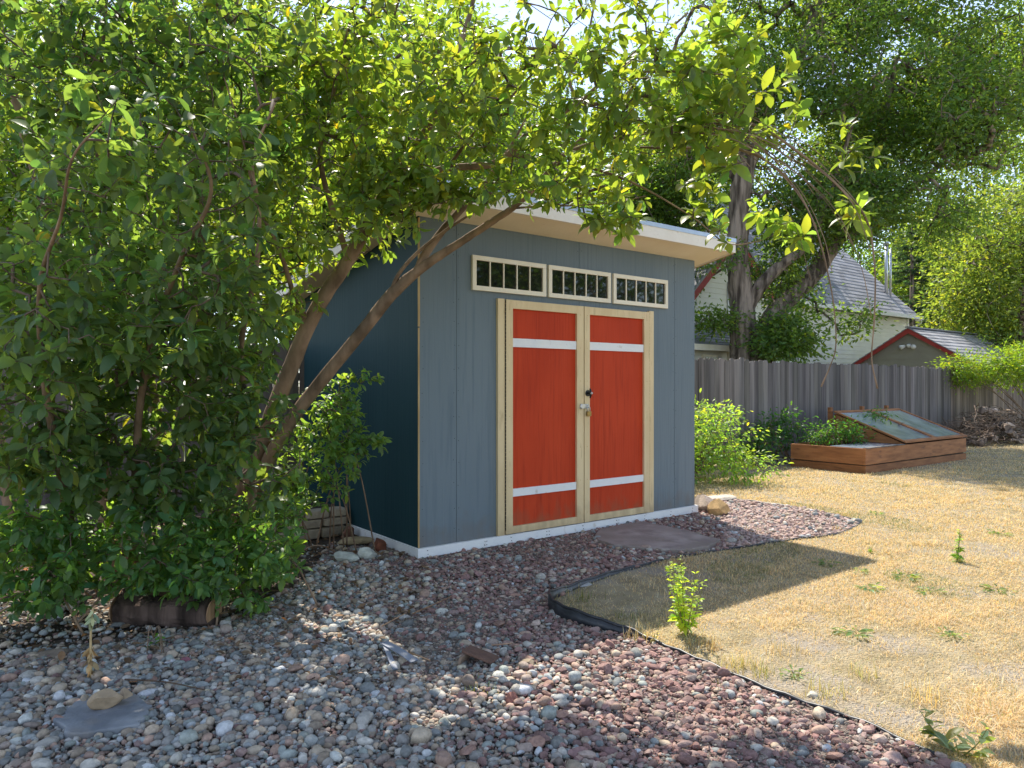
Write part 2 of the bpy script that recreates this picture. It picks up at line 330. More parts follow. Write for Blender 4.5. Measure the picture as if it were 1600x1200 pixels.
# lawn: right of the edging
lawn_poly = np.vstack([EDGEL, [[9, 1.4, 0], [30, 8, 0], yd(26, 2.62), yd(5.2, 2.62), yd(4.2, 1.7), yd(3.9, 1.0), yd(3.75, .35)]])
gravel_poly = np.vstack([EDGEL[::-1][:-1], [gr(1135, 781), yd(3.5, .3), yd(3.42, .6), yd(2, .8), yd(.1, .8), yd(0.0, 1.0), yd(-.35, .95), [-1.45, 5.1, 0], [-1.62, 4.45, 0], [-1.95, 4.0, 0], [-2.5, 3.75, 0], [-4.2, 3.45, 0], [-4.2, 1.0, 0], [1.5, .8, 0]]])
def sheet(name, poly, z, m):
    V = np.array(poly, float); V[:, 2] = z; return struct(MB().add(V, [list(range(len(V)))]).build(name, m))
g = MB().add([(-400, -150, 0), (400, -150, 0), (400, 700, 0), (-400, 700, 0)], [[0, 1, 2, 3]]).build("ground", GROUND); struct(g)
sheet("soil", [(-9, .5), (3, .5), yd(4.6, -.4)[:2], yd(6.2, 1.0)[:2], yd(9, 2.6)[:2], yd(-9, 2.7)[:2]][0:0] or np.array([(-9, .5, 0), (2.5, .5, 0), yd(3.9, -.2), yd(5.0, .2), yd(8.1, .5), yd(8.2, 2.7), yd(-9, 2.7)]), .004, SOIL)
sheet("gravel_bed", gravel_poly, .008, GBED)
sheet("lawn", lawn_poly, .012, LAWN)

# black plastic edging: a low band following the curve
eb = MB(); n = len(EDGEL); tang = unit(np.gradient(EDGEL, axis=0)); nor = np.stack([-tang[:, 1], tang[:, 0], 0 * tang[:, 0]], 1)
hgt = np.interp(np.arange(n), [0, 30, 45, 55, 66, 72, 84, 92, n - 1], [.022, .02, .022, .03, .055, .10, .085, .035, .014]) + .004 * np.sin(np.arange(n) * 1.7)
for side in (1,):
    a = EDGEL - nor * .006; b = EDGEL + nor * .006
    V = np.vstack([a + [0, 0, -.02], b + [0, 0, -.02], b + np.c_[np.zeros((n, 2)), hgt], a + np.c_[np.zeros((n, 2)), hgt]])
    i = np.arange(n - 1); Q = lambda p, q: np.stack([p * n + i, p * n + i + 1, q * n + i + 1, q * n + i], 1)
    eb.add(V, np.vstack([Q(0, 1), Q(1, 2), Q(2, 3), Q(3, 0)]))
top = EDGEL + np.c_[np.zeros((n, 2)), hgt]; eb.tube(top, .009, 6)
tag(eb.build("landscape_edging", BLKPL, None, True), "curving black plastic landscape edging between gravel and dry lawn", "garden edging")

# ------------------------------------------------------------------ gravel
def pebbles(name, P, size, cols, rg, angular, flat=(.45, .85), sub=1):
    mb = MB(); nt_ = 10; T = [rockv(rg, sub, 7 if angular else 4, (.45, .8) if angular else (.62, .92), .09) for _ in range(nt_)]
    idx = rg.integers(0, nt_, len(P))
    for k in range(nt_):
        j = np.where(idx == k)[0]
        if not len(j): continue
        V, Fc = T[k]; m = len(j); sc = size[j][:, None] / 2 * np.stack([rg.uniform(.85, 1.3, m), rg.uniform(.6, .95, m), rg.uniform(*flat, m)], 1)
        W = V[None] * sc[:, None]; ax = rg.uniform(-.45, .45, m); az = rg.uniform(0, 6.28, m)
        c, s_ = np.cos(ax)[:, None], np.sin(ax)[:, None]; y, z = W[..., 1] * c - W[..., 2] * s_, W[..., 1] * s_ + W[..., 2] * c; x = W[..., 0]
        c, s_ = np.cos(az)[:, None], np.sin(az)[:, None]; W = np.stack([x * c - y * s_, x * s_ + y * c, z], -1)
        W += P[j][:, None]; Fq = (Fc[None] + (np.arange(m) * len(V))[:, None, None]).reshape(-1, 3)
        mb.add(W.reshape(-1, 3), Fq, np.repeat(cols[j], len(V), 0))
    return tag(mb.build(name, PEB, None, not angular), None or "", None, None, "stuff"), mb
SLAB1 = [gr(*p) for p in ((925, 846), (945, 833), (1000, 822), (1062, 834), (1126, 851), (1108, 862), (1062, 868), (1000, 864), (950, 858))]
SLAB2 = [gr(*p) for p in ((85, 1140), (130, 1108), (205, 1096), (240, 1118), (215, 1150), (110, 1165))]
def gravel_points(rg, sp):
    xs = np.arange(-4.0, 4.4, sp); ys = np.arange(1.9, 9.2, sp); X, Y = np.meshgrid(xs, ys); P = np.stack([X.ravel(), Y.ravel(), 0 * X.ravel()], 1)
    P[:, :2] += rg.uniform(-.5, .5, (len(P), 2)) * sp
    k = (in_poly(P, gravel_poly) | ((P[:, 0] < -1.2) & (P[:, 1] < 6.3) & (rg.random(len(P)) < np.where(P[:, 1] < 4.6, .22, .06)))) & (np.abs(P[:, 0]) < P[:, 1] * .72 + .5)
    s, t = to_st(P); k &= ~((s > .03) & (s < 3.4) & (t > .12)) & ~in_poly(P, [c + (q - c) * .93 for c in [np.mean(SLAB1, 0)] for q in SLAB1]) & ~in_poly(P, [c + (q - c) * .9 for c in [np.mean(SLAB2, 0)] for q in SLAB2])
    return P[k]
rg = np.random.default_rng(11)
P = np.vstack([gravel_points(rg, .0235), gravel_points(rg, .040)])
sz = rg.lognormal(math.log(.0265), .38, len(P)).clip(.010, .08)
px, py = px_of(P)
# how red: 1 near the shed and to the right, 0 at the lower left
line = (px - (560 + (py - 870) * 1.05)) / 140 + vnoise(P, 3.0, 4) * .55
red = rg.random(len(P)) < (1 / (1 + np.exp(-line * 1.9))) * .80 + .05
P[:, 2] = sz * rg.uniform(.05, .42, len(P)) + .008 + .008 * vnoise(P, 5, 2)
far = (px > 1130) & (py < 860)
n = len(P)
greys = np.array([(.30, .28, .25), (.24, .25, .24), (.42, .39, .34), (.55, .51, .44), (.18, .18, .165), (.38, .31, .23), (.31, .32, .31), (.45, .35, .25), (.26, .28, .25), (.36, .24, .18), (.34, .27, .20), (.28, .22, .18)])
cg = greys[rg.integers(0, len(greys), n)] * rg.uniform(.8, 1.5, (n, 1))
reds = np.array([(.26, .125, .105), (.32, .17, .145), (.23, .12, .11), (.38, .24, .19), (.21, .11, .095), (.33, .18, .13), (.28, .18, .16), (.42, .31, .25)])
cr = reds[rg.integers(0, len(reds), n)] * rg.uniform(.8, 1.35, (n, 1)) * .85 + np.array([.05, .045, .04])
cr[far] = cr[far] * .6 + np.array([.40, .31, .27]) * .75
k = ~red
o, _ = pebbles("river_gravel", P[k], sz[k] * 1.05, cg[k].clip(0, .6), rg, False); o["label"] = "rounded grey and tan river pebbles covering the lower left bed"
k = red
o, _ = pebbles("crushed_red_gravel", P[k], sz[k] * np.where(py[k] > 1010, 1.12, 1.0), cr[k], rg, True, (.35, .7)); o["label"] = "dusty red crushed rock spread before the shed doors"
Pf = gravel_points(rg, .0185); Pf = Pf[Pf[:, 1] < 6.8]; nf = len(Pf); Pf[:, 2] = .010 + rg.uniform(0, .016, nf)
cf_ = np.array([(.30, .25, .20), (.24, .19, .15), (.36, .32, .27), (.30, .17, .14), (.18, .15, .13)])[rg.integers(0, 5, nf)] * rg.uniform(.7, 1.3, (nf, 1))
o, _ = pebbles("gravel_grit", Pf, rg.uniform(.006, .016, nf), cf_, rg, True, (.5, .9), 0); o["label"] = "dusty tan grit filling the gaps between the larger stones"

# ------------------------------------------------------------------ grass, litter
rg = np.random.default_rng(21)
def scatter_lawn(n, ymin, ymax):
    Y = np.exp(rg.uniform(math.log(ymin), math.log(ymax), n * 3)); X = rg.uniform(-.2, .78, n * 3) * Y; P = np.stack([X, Y, 0 * X], 1); P = P[in_poly(P, lawn_poly)]
    # area-uniform in X already thinned with depth (keeps screen density even)
    s, t = to_st(P); return P[~((s > 8.28) & (s < 12.25) & (t > .55))][:n]
gm = MB()
def blades(P, h, w, col, lean=.55, hi=True):
    n = len(P); a = rg.uniform(0, 6.28, n); D = np.stack([np.cos(a), np.sin(a), 0 * a], 1); ln = rg.normal(size=(n, 1)) * lean; up = np.array([0, 0, 1.0])
    S = np.stack([-D[:, 1], D[:, 0], 0 * a], 1); h = h[:, None]; w = w[:, None]
    b0, b1 = P - S * w, P + S * w; m = P + up * h * .55 + D * h * ln * .4; m0, m1 = m - S * w * .7, m + S * w * .7; tp = P + up * h * (1 - .25 * np.abs(ln)) + D * h * ln * 1.2
    V = np.stack([b0, b1, m1, m0, tp], 1).reshape(-1, 3); i = (np.arange(n) * 5)[:, None]
    gm.add(V, np.concatenate([i + [[0, 1, 2]], i + [[0, 2, 3]], i + [[3, 2, 4]]]), np.repeat(col, 5, 0))
for n_, y0, y1 in ((210000, 2.2, 19),):
    P = scatter_lawn(n_, y0, y1); v = vnoise(P, 1.9, 5) + .45 * vnoise(P, 6, 6)
    near = (P[:, 1] < 5.5)
    bare = 1 / (1 + np.exp(-(1.6 * v + .35 + .9 * (P[:, 0] - .9 - (5 - P[:, 1]) * .35).clip(-1.5, 1.3)) * 2.6)); P = P[(rg.random(len(P)) < bare) | ((rg.random(len(P)) < .12))]; n = len(P)
    sc = (P[:, 1] / 5).clip(.8, 2.2)
    tuft = (vnoise(P, 11, 9) > 1.0)
    h = rg.uniform(.009, .027, n) * np.where(tuft, 1.9, 1) * (1 + .25 * vnoise(P, 8, 31)).clip(.5, 1.6) * (sc ** .3); c = leafcol(rg, n, (.56, .455, .275), .24, 0, .07); pk = rg.random(n) < .25; c[pk] = leafcol(rg, int(pk.sum()), (.62, .55, .41), .14)
    gk = rg.random(n) < np.where(vnoise(P, 3.5, 12) > .9, .32, .03); c[gk] = leafcol(rg, int(gk.sum()), (.16, .20, .06), .2)
    P[:, 2] = .012; blades(P, h, rg.uniform(.0011, .0022, n) * sc, c, 1.5)
struct(gm.build("dry_grass", BLADE), "stuff")["label"] = "straw coloured dry lawn grass with thin bare patches"
gm = MB()
# green and straw tufts along the edging and among the stones
for (x, y, nn, col, hh) in [(915, 940, 40, (.13, .16, .05), .07), (980, 968, 40, (.13, .17, .05), .06), (1000, 1003, 50, (.50, .42, .25), .10), (1085, 868, 30, (.22, .22, .09), .05), (1040, 853, 30, (.30, .28, .12), .05), (755, 1085, 30, (.20, .24, .06), .06),
                            (905, 935, 30, (.42, .34, .16), .07), (1150, 1045, 60, (.40, .36, .15), .08), (1195, 1060, 60, (.32, .32, .12), .08), (1110, 1015, 60, (.46, .33, .15), .07), (1230, 1020, 50, (.45, .36, .18), .06), (830, 1065, 25, (.3, .27, .12), .04),
                            (1290, 1090, 60, (.40, .38, .17), .09), (1350, 1060, 50, (.42, .40, .20), .08), (1130, 1085, 20, (.2, .2, .08), .05), (1170, 830, 30, (.3, .25, .12), .04), (1310, 830, 50, (.45, .36, .18), .05), (1450, 1100, 60, (.5, .4, .2), .09)]:
    c0 = gr(x, y); Pp = c0 + np.c_[rg.normal(size=(nn, 2)) * .05, np.full(nn, .01)]; blades(Pp, rg.uniform(.4, 1.2, nn) * hh, np.full(nn, .0017), leafcol(rg, nn, col, .2), .5)
struct(gm.build("grass_tufts", BLADE), "stuff")["label"] = "small straw and green grass tufts along the edging"
lm = MB(); nn = 2600
Pl = np.stack([rg.uniform(-4.2, -.6, nn), rg.uniform(3.3, 7.3, nn), rg.uniform(.012, .03, nn)], 1); s, t = to_st(Pl)
kk = (s < -.03) & ((rg.random(nn) < .55) | ~in_poly(Pl, gravel_poly)) & (Pl[:, 1] + .4 * Pl[:, 0] > 2.5); Pl = Pl[kk]; nn = len(Pl); Pl[:, 2] += in_poly(Pl, gravel_poly) * .015
leaves(lm, Pl, np.c_[rg.normal(size=(nn, 2)), rg.normal(size=nn) * .15], np.c_[rg.normal(size=(nn, 2)) * .3, np.ones(nn)], rg.uniform(.03, .07, nn), leafcol(rg, nn, (.15, .095, .055), .35, .06), HI, 1.1, rg.uniform(-.3, .5, nn))
struct(lm.build("fallen_leaves", LITTER), "stuff")["label"] = "brown fallen leaves littering the soil under the shrubs"

# ------------------------------------------------------------------ shed
W_, DP = 3.42, 2.42
shed = thing("garden_shed", "slate blue lean-to garden shed with red double doors and cream trim", "shed", yd(0, 0, 0))
WT = lambda t: 2.76 - .18 * t
mb = MB()
for a, b in ((.001, .351), (.355, 1.730), (1.734, 3.098), (3.102, W_)): mb.ybox(a, b, 0, .03, .09, 2.755)
mb.ybox(0, W_, .0305, .05, .09, 2.75); nl = MB()
for q in (.33, .375, 1.71, 1.755, 3.08, 3.12, .03, 3.39):
    for z in np.arange(.2, 2.7, .19):
        if .7 < q < 2.9 and z < 2.52: continue
        p = yd(q + R.uniform(-.006, .006), -.0002, z + R.uniform(-.02, .02)); nl.tube([p, p - UV * .0012], .0032, 6)
shed_wall = mb.merge(nl).build("front_wall", [SLATE, DARK], shed)
def sidewall(s0, s1, m, name):
    mb = MB(); mb.prism(ydv([(s0, .002, .09), (s0, DP, .09), (s0, DP, WT(DP) - .004), (s0, .002, 2.755)]), DV * (s1 - s0))
    o = mb.build(name, m, shed); return o
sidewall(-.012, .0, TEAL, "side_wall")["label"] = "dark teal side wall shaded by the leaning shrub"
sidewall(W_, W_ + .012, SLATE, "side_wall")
mb = MB(); mb.ybox(0, W_, DP - .03, DP, .09, WT(DP) - .004); mb.build("back_wall", SLATE, shed)
mb = MB(); mb.ybox(-.013, -.0015, -.010, -.0002, .1, 1.86); mb.ybox(-.014, -.001, -.013, -.0004, 1.87, 2.74); mb.build("corner_edge", RAW, shed)
# skirt
nl = MB()
for q in (.06, .62, .635, .9, 1.3, 1.33, 1.75, 2.2, 2.23, 2.6, 3.0, 3.35):
    for z in (.045, .075): nl.tube([yd(q + R.uniform(-.01, .01), -.0335, z), yd(q, -.0375, z)], .0035, 6)
MB().ybox(-.03, W_ + .03, -.034, -.006, .022, .098).merge(nl).build("skirt_board", [WHITE, BLACK], shed)
MB().ybox(-.03, -.0125, -.005, DP, .022, .098).build("skirt_board", WHITE, shed, bevel=.002)
MB().ybox(W_ + .0125, W_ + .03, -.005, DP, .022, .098).build("skirt_board", WHITE, shed)
mb = MB(); mb.ybox(.1, W_ - .1, .15, DP - .1, .0, .09); mb.build("floor_skid", DARK, shed)
# roof
TF, TB, SL, SR = -.352, DP + .22, -.27, W_ + .22
soff = lambda t: 2.757 - .18 * t
mb = MB(); mb.prism(ydv([(SL + .022, TF, soff(TF)), (SL + .022, TB, soff(TB)), (SL + .022, TB, soff(TB) + .02), (SL + .022, TF, soff(TF) + .02)]), DV * (SR - SL - .044)); mb.build("soffit", SOFF, shed)
mb = MB(); mb.ybox(SL, SR, TF - .024, TF - .001, soff(TF) - .012, soff(TF) + .115); mb.build("fascia", FASC, shed, bevel=.003)
for a in (SL, SR - .02):
    mb = MB(); mb.prism(ydv([(a, TF, soff(TF) - .012), (a, TB, soff(TB) - .012), (a, TB, soff(TB) + .105), (a, TF, soff(TF) + .105)]), DV * .02); mb.build("rake_board", FASC, shed)
mb = MB(); mb.prism(ydv([(SR - .012, TF + .01, soff(TF) - .020), (SR - .012, TB, soff(TB) - .020), (SR - .012, TB, soff(TB) - .0125), (SR - .012, TF + .01, soff(TF) - .0125)]), DV * .01); mb.build("rake_trim", RAW, shed)
mb = MB(); mb.prism(ydv([(SL, TF, soff(TF) + .117), (SL, TB, soff(TB) + .107), (SL, TB, soff(TB) + .125), (SL, TF, soff(TF) + .135)]), DV * (SR - SL)); roof = mb.build("roof_shingles", SHING, shed)
mb = MB(); mb.ybox(SL - .004, SR + .004, TF - .030, TF - .0245, soff(TF) + .098, soff(TF) + .14); mb.ybox(SL - .004, SR + .004, TF - .0244, TF + .06, soff(TF) + .136, soff(TF) + .14); mb.build("drip_edge", METAL, shed)
# doors
def bx(name, m, par, *boxes, bev=.002, label=None):
    mb = MB()
    for b in boxes: mb.ybox(*b)
    o = mb.build(name, m, par, bevel=bev)
    if label: o["label"] = label
    return o
bx("door_casing", CREAM, shed, (.76, .832, -.030, -.0003, .099, 2.150)); bx("door_casing", CREAM, shed, (2.672, 2.742, -.030, -.0003, .099, 2.160))
for i, (a, b, pa, pb) in enumerate(((.840, 1.751, .912, 1.667), (1.763, 2.664, 1.831, 2.586))):
    zb, zt = .106, 2.145
    d = bx("door", RED, shed, (a + .01, b - .01, -.018, -.0004, zb + .01, zt - .01), label="red left door of the pair with hasp" if i == 0 else "red right door of the pair with black knob")
    for q0, q1 in ((a, pa), (pb, b)):
        nl = MB()
        for z in np.arange(.2, 2.1, .31): nl.tube([yd((q0 + q1) / 2, -.0418, z), yd((q0 + q1) / 2, -.0434, z)], .0035, 6)
        MB().ybox(q0, q1, -.042, -.0185, zb, zt).merge(nl).build("stile", [CREAM, RAW], d)
    bx("rail", CREAM, d, (pa + .0005, pb - .0005, -.0415, -.0185, 2.070, zt - .0005)); bx("rail", CREAM, d, (pa + .0005, pb - .0005, -.0415, -.0185, zb + .0005, .168))
    bx("batten", WHITE, d, (pa + .001, pb - .001, -.034, -.0185, 1.735, 1.812)); bx("batten", WHITE, d, (pa + .001, pb - .001, -.034, -.0185, .425, .494))
    # hinge with its row of knuckles and screws
    hs = .836 if i == 0 else 2.668
    mb = MB()
    for z in np.arange(.14, 2.12, .034): mb.tube([yd(hs, -.036, z), yd(hs, -.036, z + .027)], .0042, 6)
    mb.build("hinge", BRASS if i else BLACK, d)
    if i == 0:
        bx("hasp", GALV, d, (1.700, 1.806, -.050, -.0425, 1.180, 1.222), bev=.002)
        mb = MB(); mb.tube([yd(1.707, -.052, 1.176), yd(1.707, -.052, 1.226)], .006, 8); mb.build("hasp_pin", GALV, d, True)
    else:
        mb = MB(); c = yd(1.800, 0, 1.325)
        mb.tube([c + UV * -.0425, c + UV * -.050], .030, 20); mb.tube([c + UV * -.0505, c + UV * -.085], .010, 12)
        kn = mb.build("knob_rose", BLACK, d)
        V, Fc = ICO[2]; k2 = MB().add((V * .012) + (c + UV * -.098), Fc).build("key_button", GALV, kn, True)
        mb = MB(); mb.tube([c + UV * -.078 + [0, 0, .046], c + UV * -.084 + [0, 0, .02], c + UV * -.086, c + UV * -.084 - [0, 0, .02], c + UV * -.078 - [0, 0, .046]], [.006, .011, .014, .011, .006], 10)
        mb.build("knob_handle", BLACK, kn, True)
        mb = MB(); mb.tube(spl([yd(1.792, -.0425, 1.212), yd(1.792, -.066, 1.212), yd(1.792, -.066, 1.190), yd(1.792, -.0425, 1.190)], 4), .004, 6); mb.build("staple", GALV, d, True)
pl = thing("padlock", "small tarnished brass padlock hanging from the door hasp", "padlock", yd(1.80, -.06, 1.10))
mb = MB(); mb.ybox(1.773, 1.822, -.074, -.052, 1.108, 1.155); mb.build("lock_body", BRASS, pl, bevel=.004)
mb = MB(); th = np.linspace(0, math.pi, 9); mb.tube(np.vstack([yd(1.797 + .015, -.063, 1.150), [yd(1.797 + .015 * math.cos(a), -.063, 1.178 + .018 * math.sin(a)) for a in th], yd(1.797 - .015, -.063, 1.150)]), .0042, 8); mb.build("shackle", GALV, pl, True)
# windows
for i, (a, b, lab) in enumerate(((.5, 1.307, "left transom window above the door"), (1.337, 2.131, "middle transom window above the door"), (2.166, 2.968, "right transom window above the door"))):
    wn = bx("window", CREAMW, shed, (a, b, -.026, -.0005, 2.203, 2.243), (a, b, -.026, -.0005, 2.458, 2.498), (a, a + .04, -.026, -.0005, 2.2435, 2.4575), (b - .04, b, -.026, -.0005, 2.2435, 2.4575), label=lab)
    bx("pane", GLASS, wn, (a + .0405, b - .0405, -.008, -.0006, 2.2436, 2.4574), bev=0)
    iw = (b - a - .08) / 5
    for k in range(1, 5): c = a + .04 + k * iw; bx("muntin", CREAMW, wn, (c - .006, c + .006, -.020, -.0085, 2.2437, 2.4573), bev=.001)

# ------------------------------------------------------------------ back fence
rg = np.random.default_rng(31)
FT = 2.78
fen = thing("picket_fence", "long weathered grey board fence running behind the shed and raised bed", "fence", yd(6, FT))
mb = MB(); s = -8.0; slip = 0
while s < 26:
    wdt = rg.uniform(.13, .148); h = 1.85 + rg.normal() * .018 + .012 * math.sin(s * 1.1); tl = rg.normal() * .003; j = rg.uniform(-.004, .004)
    c = rg.uniform(.6, 1.3) * np.array([1, rg.uniform(.95, 1.0), rg.uniform(.92, 1.03)])
    if s > 17: c *= np.array([1.12, 1.0, .86])
    p = [(s, FT + j, .03), (s + wdt, FT + j, .03), (s + wdt + tl, FT + j, h - .025), (s + wdt - .03 + tl, FT + j, h + rg.normal() * .006), (s + .03 + tl, FT + j, h), (s + tl, FT + j, h - .03)]
    mb.prism(ydv(p), UV * .018, c); s += wdt + abs(rg.normal()) * .004 + .002
mb.build("pickets", PICK, fen)
for z in (.35, 1.45):
    MB().ybox(-8, 26, FT + .023, FT + .06, z, z + .088).build("rail", PICK, fen)
for k in range(14): MB().ybox(-7.9 + k * 2.5, -7.81 + k * 2.5, FT + .061, FT + .15, 0, 1.78).build("post", PICK, fen)

# ------------------------------------------------------------------ cold frame / raised bed
cf = thing("cold_frame", "low cedar stained raised bed with sloping glazed lid near the fence", "raised bed", yd(8.31, .577))
c0, c1, f0, f1 = 8.31, 12.10, .577, 1.82
def plank(name, pts, off, tintv=1.0, label=None):
    o = MB().prism(ydv(pts), off, np.ones(3) * tintv).build(name, CEDAR, cf, bevel=.003)
    if label: o["label"] = label
    return o
for (za, zb, tv) in ((.0, .135, .85), (.150, .405, 1.05)):
    sag = .012 if za == 0 else 0
    plank("front_board", [(c0, f0, za), (c1, f0, za), (c1, f0, zb - sag), (c0, f0, zb)], UV * .038, tv)
    plank("end_board", [(c0, f0 + .0385, za), (c0, f1, za), (c0, f1, zb), (c0, f0 + .0385, zb)], DV * .038, tv * .92)
    plank("end_board", [(c1, f0 + .0385, za), (c1, f1, za), (c1, f1, zb), (c1, f0 + .0385, zb)], DV * -.038, tv)
    plank("back_board", [(c0, f1, za), (c1, f1, za), (c1, f1, zb), (c0, f1, zb)], UV * .038, tv)
plank("sloped_side", [(9.66, f0 + .05, .41), (9.66, f1, .41), (9.66, f1, .885), (9.66, f0 + .05, .425)], DV * .03, .95)
plank("sloped_side", [(c1 - .04, f0 + .05, .41), (c1 - .04, f1, .41), (c1 - .04, f1, .885), (c1 - .04, f0 + .05, .425)], DV * .03, .95)
plank("back_board", [(9.66, f1 - .032, .41), (c1 - .005, f1 - .032, .41), (c1 - .005, f1 - .032, .88), (9.66, f1 - .032, .88)], UV * .03, .9)
for s in (9.60, 10.75, 11.72): plank("corner_post", [(s, f1 + .039, 0), (s + .08, f1 + .039, 0), (s + .08, f1 + .039, 1.0), (s, f1 + .039, 1.0)], UV * .06, .9)
zl = lambda t: .43 + (t - f0) * (.905 - .43) / (f1 - f0)
def lidbar(s0, s1, t0, t1, par, m, name, lift=0, th=.028):
    return MB().prism(ydv([(s0, t0, zl(t0) + lift), (s0, t1, zl(t1) + lift), (s0, t1, zl(t1) + lift + th), (s0, t0, zl(t0) + lift + th)]), DV * (s1 - s0)).build(name, m, par)
for (a, b) in ((9.63, 10.86), (10.87, 12.12)):
    ld = lidbar(a + .05, b - .05, f0 + .04, f1 - .04, cf, POLY, "glazed_lid", .008, .006); ld["label"] = "cloudy glazed lid in a reddish wooden frame"
    for bb in ((a, a + .055, f0 - .01, f1), (b - .055, b, f0 - .01, f1)): lidbar(*bb, ld, CEDAR, "lid_frame", .006)
    lidbar(a + .0555, b - .0555, f0 - .01, f0 + .045, ld, CEDAR, "lid_frame", .0055); lidbar(a + .0555, b - .0555, f1 - .055, f1, ld, CEDAR, "lid_frame", .0055)
o = MB().ybox(c0 + .06, 9.6, f0 + .06, f0 + .62, .398, .410).build("flat_glazing", POLY, cf); o["label"] = "flat cloudy glazing sheet lying level over the open end"
MB().ybox(c0 + .04, c1 - .04, f0 + .04, f1 - .01, .005, .33).build("bed_soil", SOIL, cf)
MB().ybox(c0 + .0385, 9.62, f0 - .012, f0 + .0595, .4055, .418).build("cap_board", PICK, cf)

# ------------------------------------------------------------------ houses beyond the fence
def lap(mb, s0, s1, t, z0, z1, ex=.16, topz=None, tint=(1, 1, 1)):
    z = z0
    while z < z1 - .01:
        zz = min(z + ex, z1); a, b = (s0, s1) if topz is None else topz(zz, s0, s1)
        if b - a > .02: mb.prism(ydv([(a, t, z), (a, t, zz), (a, t + .05, zz), (a, t + .05, z)]) + 0, DV * (b - a), tint) if False else mb.hexa(ydv([(a, t - .018, z), (b, t - .018, z), (b, t + .06, z), (a, t + .06, z), (a, t, zz), (b, t, zz), (b, t + .06, zz), (a, t + .06, zz)]), tint)
        z = zz
house = thing("neighbour_house", "cream sided house with steep grey roof and white gutter beyond the fence", "house", yd(22, 8.88))
mb = MB(); lap(mb, 17.2, 28.36, 8.88, 0, 4.15); mb.build("siding_wall", SIDING, house)
MB().prism(ydv([(28.30, 8.95, 0), (28.30, 17.1, 0), (28.30, 17.1, 4.2), (28.30, 13.1, 8.2), (28.30, 8.95, 4.2)]), DV * .05).build("gable_wall", SIDING, house)
MB().ybox(28.28, 28.42, 8.84, 8.95, 0, 4.15).build("corner_board", WHITE, house)
def roof_courses(mb, s0, s1, t0, z0, t1, z1, n, th=.05, rg=rg):
    """shingle courses, each a thin overlapping strip of tabs with its own tone"""
    for k in range(n):
        a, b = k / n, (k + 1.25) / n; b = min(b, 1); ta, tb = t0 + (t1 - t0) * a, t0 + (t1 - t0) * b; za, zb = z0 + (z1 - z0) * a, z0 + (z1 - z0) * b
        s = s0
        while s < s1:
            e = min(s1, s + rg.uniform(.25, .6)); c = rg.uniform(.75, 1.2)
            mb.hexa(ydv([(s, ta, za), (e, ta, za), (e, tb, zb - .012), (s, tb, zb - .012), (s, ta, za + th), (e, ta, za + th), (e, tb, zb + th - .03), (s, tb, zb + th - .03)]), np.ones(3) * c); s = e + .004
mb = MB(); roof_courses(mb, 16.8, 28.72, 8.55, 4.22, 13.1, 8.75, 26); mb.prism(ydv([(16.8, 13.1, 8.75), (16.8, 17.5, 4.2), (16.8, 17.5, 4.1), (16.8, 13.1, 8.6)]), DV * 11.9); hr = mb.build("roof", SHING, house)
MB().prism(ydv([(28.70, 8.52, 4.16), (28.70, 13.1, 8.72), (28.70, 13.1, 8.5), (28.70, 8.62, 4.02)]), DV * .03).build("rake_board", WHITE, house)
MB().ybox(17, 28.75, 8.40, 8.53, 4.12, 4.26).build("gutter", WHITE, house)
mb = MB(); mb.tube(spl([yd(28.62, 8.46, 4.12), yd(28.6, 8.5, 3.95), yd(28.52, 8.78, 3.75), yd(28.5, 8.83, 3.5), yd(28.5, 8.83, .2)], 4), .05, 8); mb.build("downspout", WHITE, house, True)
mb = MB(); fb = yd(27.96, 9.55, 5.1); mb.tube([fb, fb + [0, 0, 2.2]], .07, 10); mb.tube([fb + [.17, 0, -.1], fb + [.17, 0, 2.0]], .045, 8); mb.build("flue_pipe", GALV, hr, True)
mb = MB(); mb.tube([fb + [0, 0, 2.2], fb + [0, 0, 2.33]], [.11, .10], 10); mb.build("flue_cap", GALV, hr, True)
# front gable wing and porch of the same house
APS, APZ, WS = 15.9, 5.85, .92
mb = MB(); lap(mb, 12.6, 18.4, 8.5, 0, APZ - .2, .16, lambda z, a, b: (max(a, APS - (APZ - z) / WS), min(b, APS + (APZ - z) / WS))); mb.build("gable_wall", SIDING, house)
for sg, wl_ in ((-1, 4.4), (1, 2.6)):
    MB().prism(ydv([(APS, 8.28, APZ + .16), (APS + sg * wl_, 8.28, APZ + .16 - wl_ * WS), (APS + sg * wl_, 8.28, APZ - .10 - wl_ * WS), (APS, 8.28, APZ - .10)]), UV * .05).build("rake_trim", TRIMR, house)
    MB().prism(ydv([(APS, 8.26, APZ + .18), (APS + sg * (wl_ + .05), 8.26, APZ + .18 - (wl_ + .05) * WS), (APS + sg * (wl_ + .05), 8.26, APZ + .28 - (wl_ + .05) * WS), (APS, 8.26, APZ + .28)]), UV * 4).build("roof", SHING, house)
wn = MB().ybox(15.62, 16.5, 8.44, 8.49, 3.35, 4.55).build("window", WHITE, house); MB().ybox(15.74, 16.38, 8.43, 8.4395, 3.47, 4.43).build("pane", GLASS, wn)
mb = MB(); roof_courses(mb, 9.5, 15.3, 6.45, 2.40, 8.45, 3.20, 9); pr = mb.build("porch_roof", SHING, house)
MB().ybox(9.5, 15.3, 6.40, 6.44, 2.28, 2.43).build("porch_fascia", CREAMW, house)
mb = MB(); lap(mb, 9.8, 15.2, 6.9, 0, 2.38); mb.build("porch_wall", SIDING, house)
wn = MB().ybox(12.35, 12.95, 6.82, 6.88, 1.45, 2.2).build("window", CREAMW, house); MB().ybox(12.42, 12.88, 6.81, 6.8195, 1.52, 2.13).build("pane", GLASS, wn)
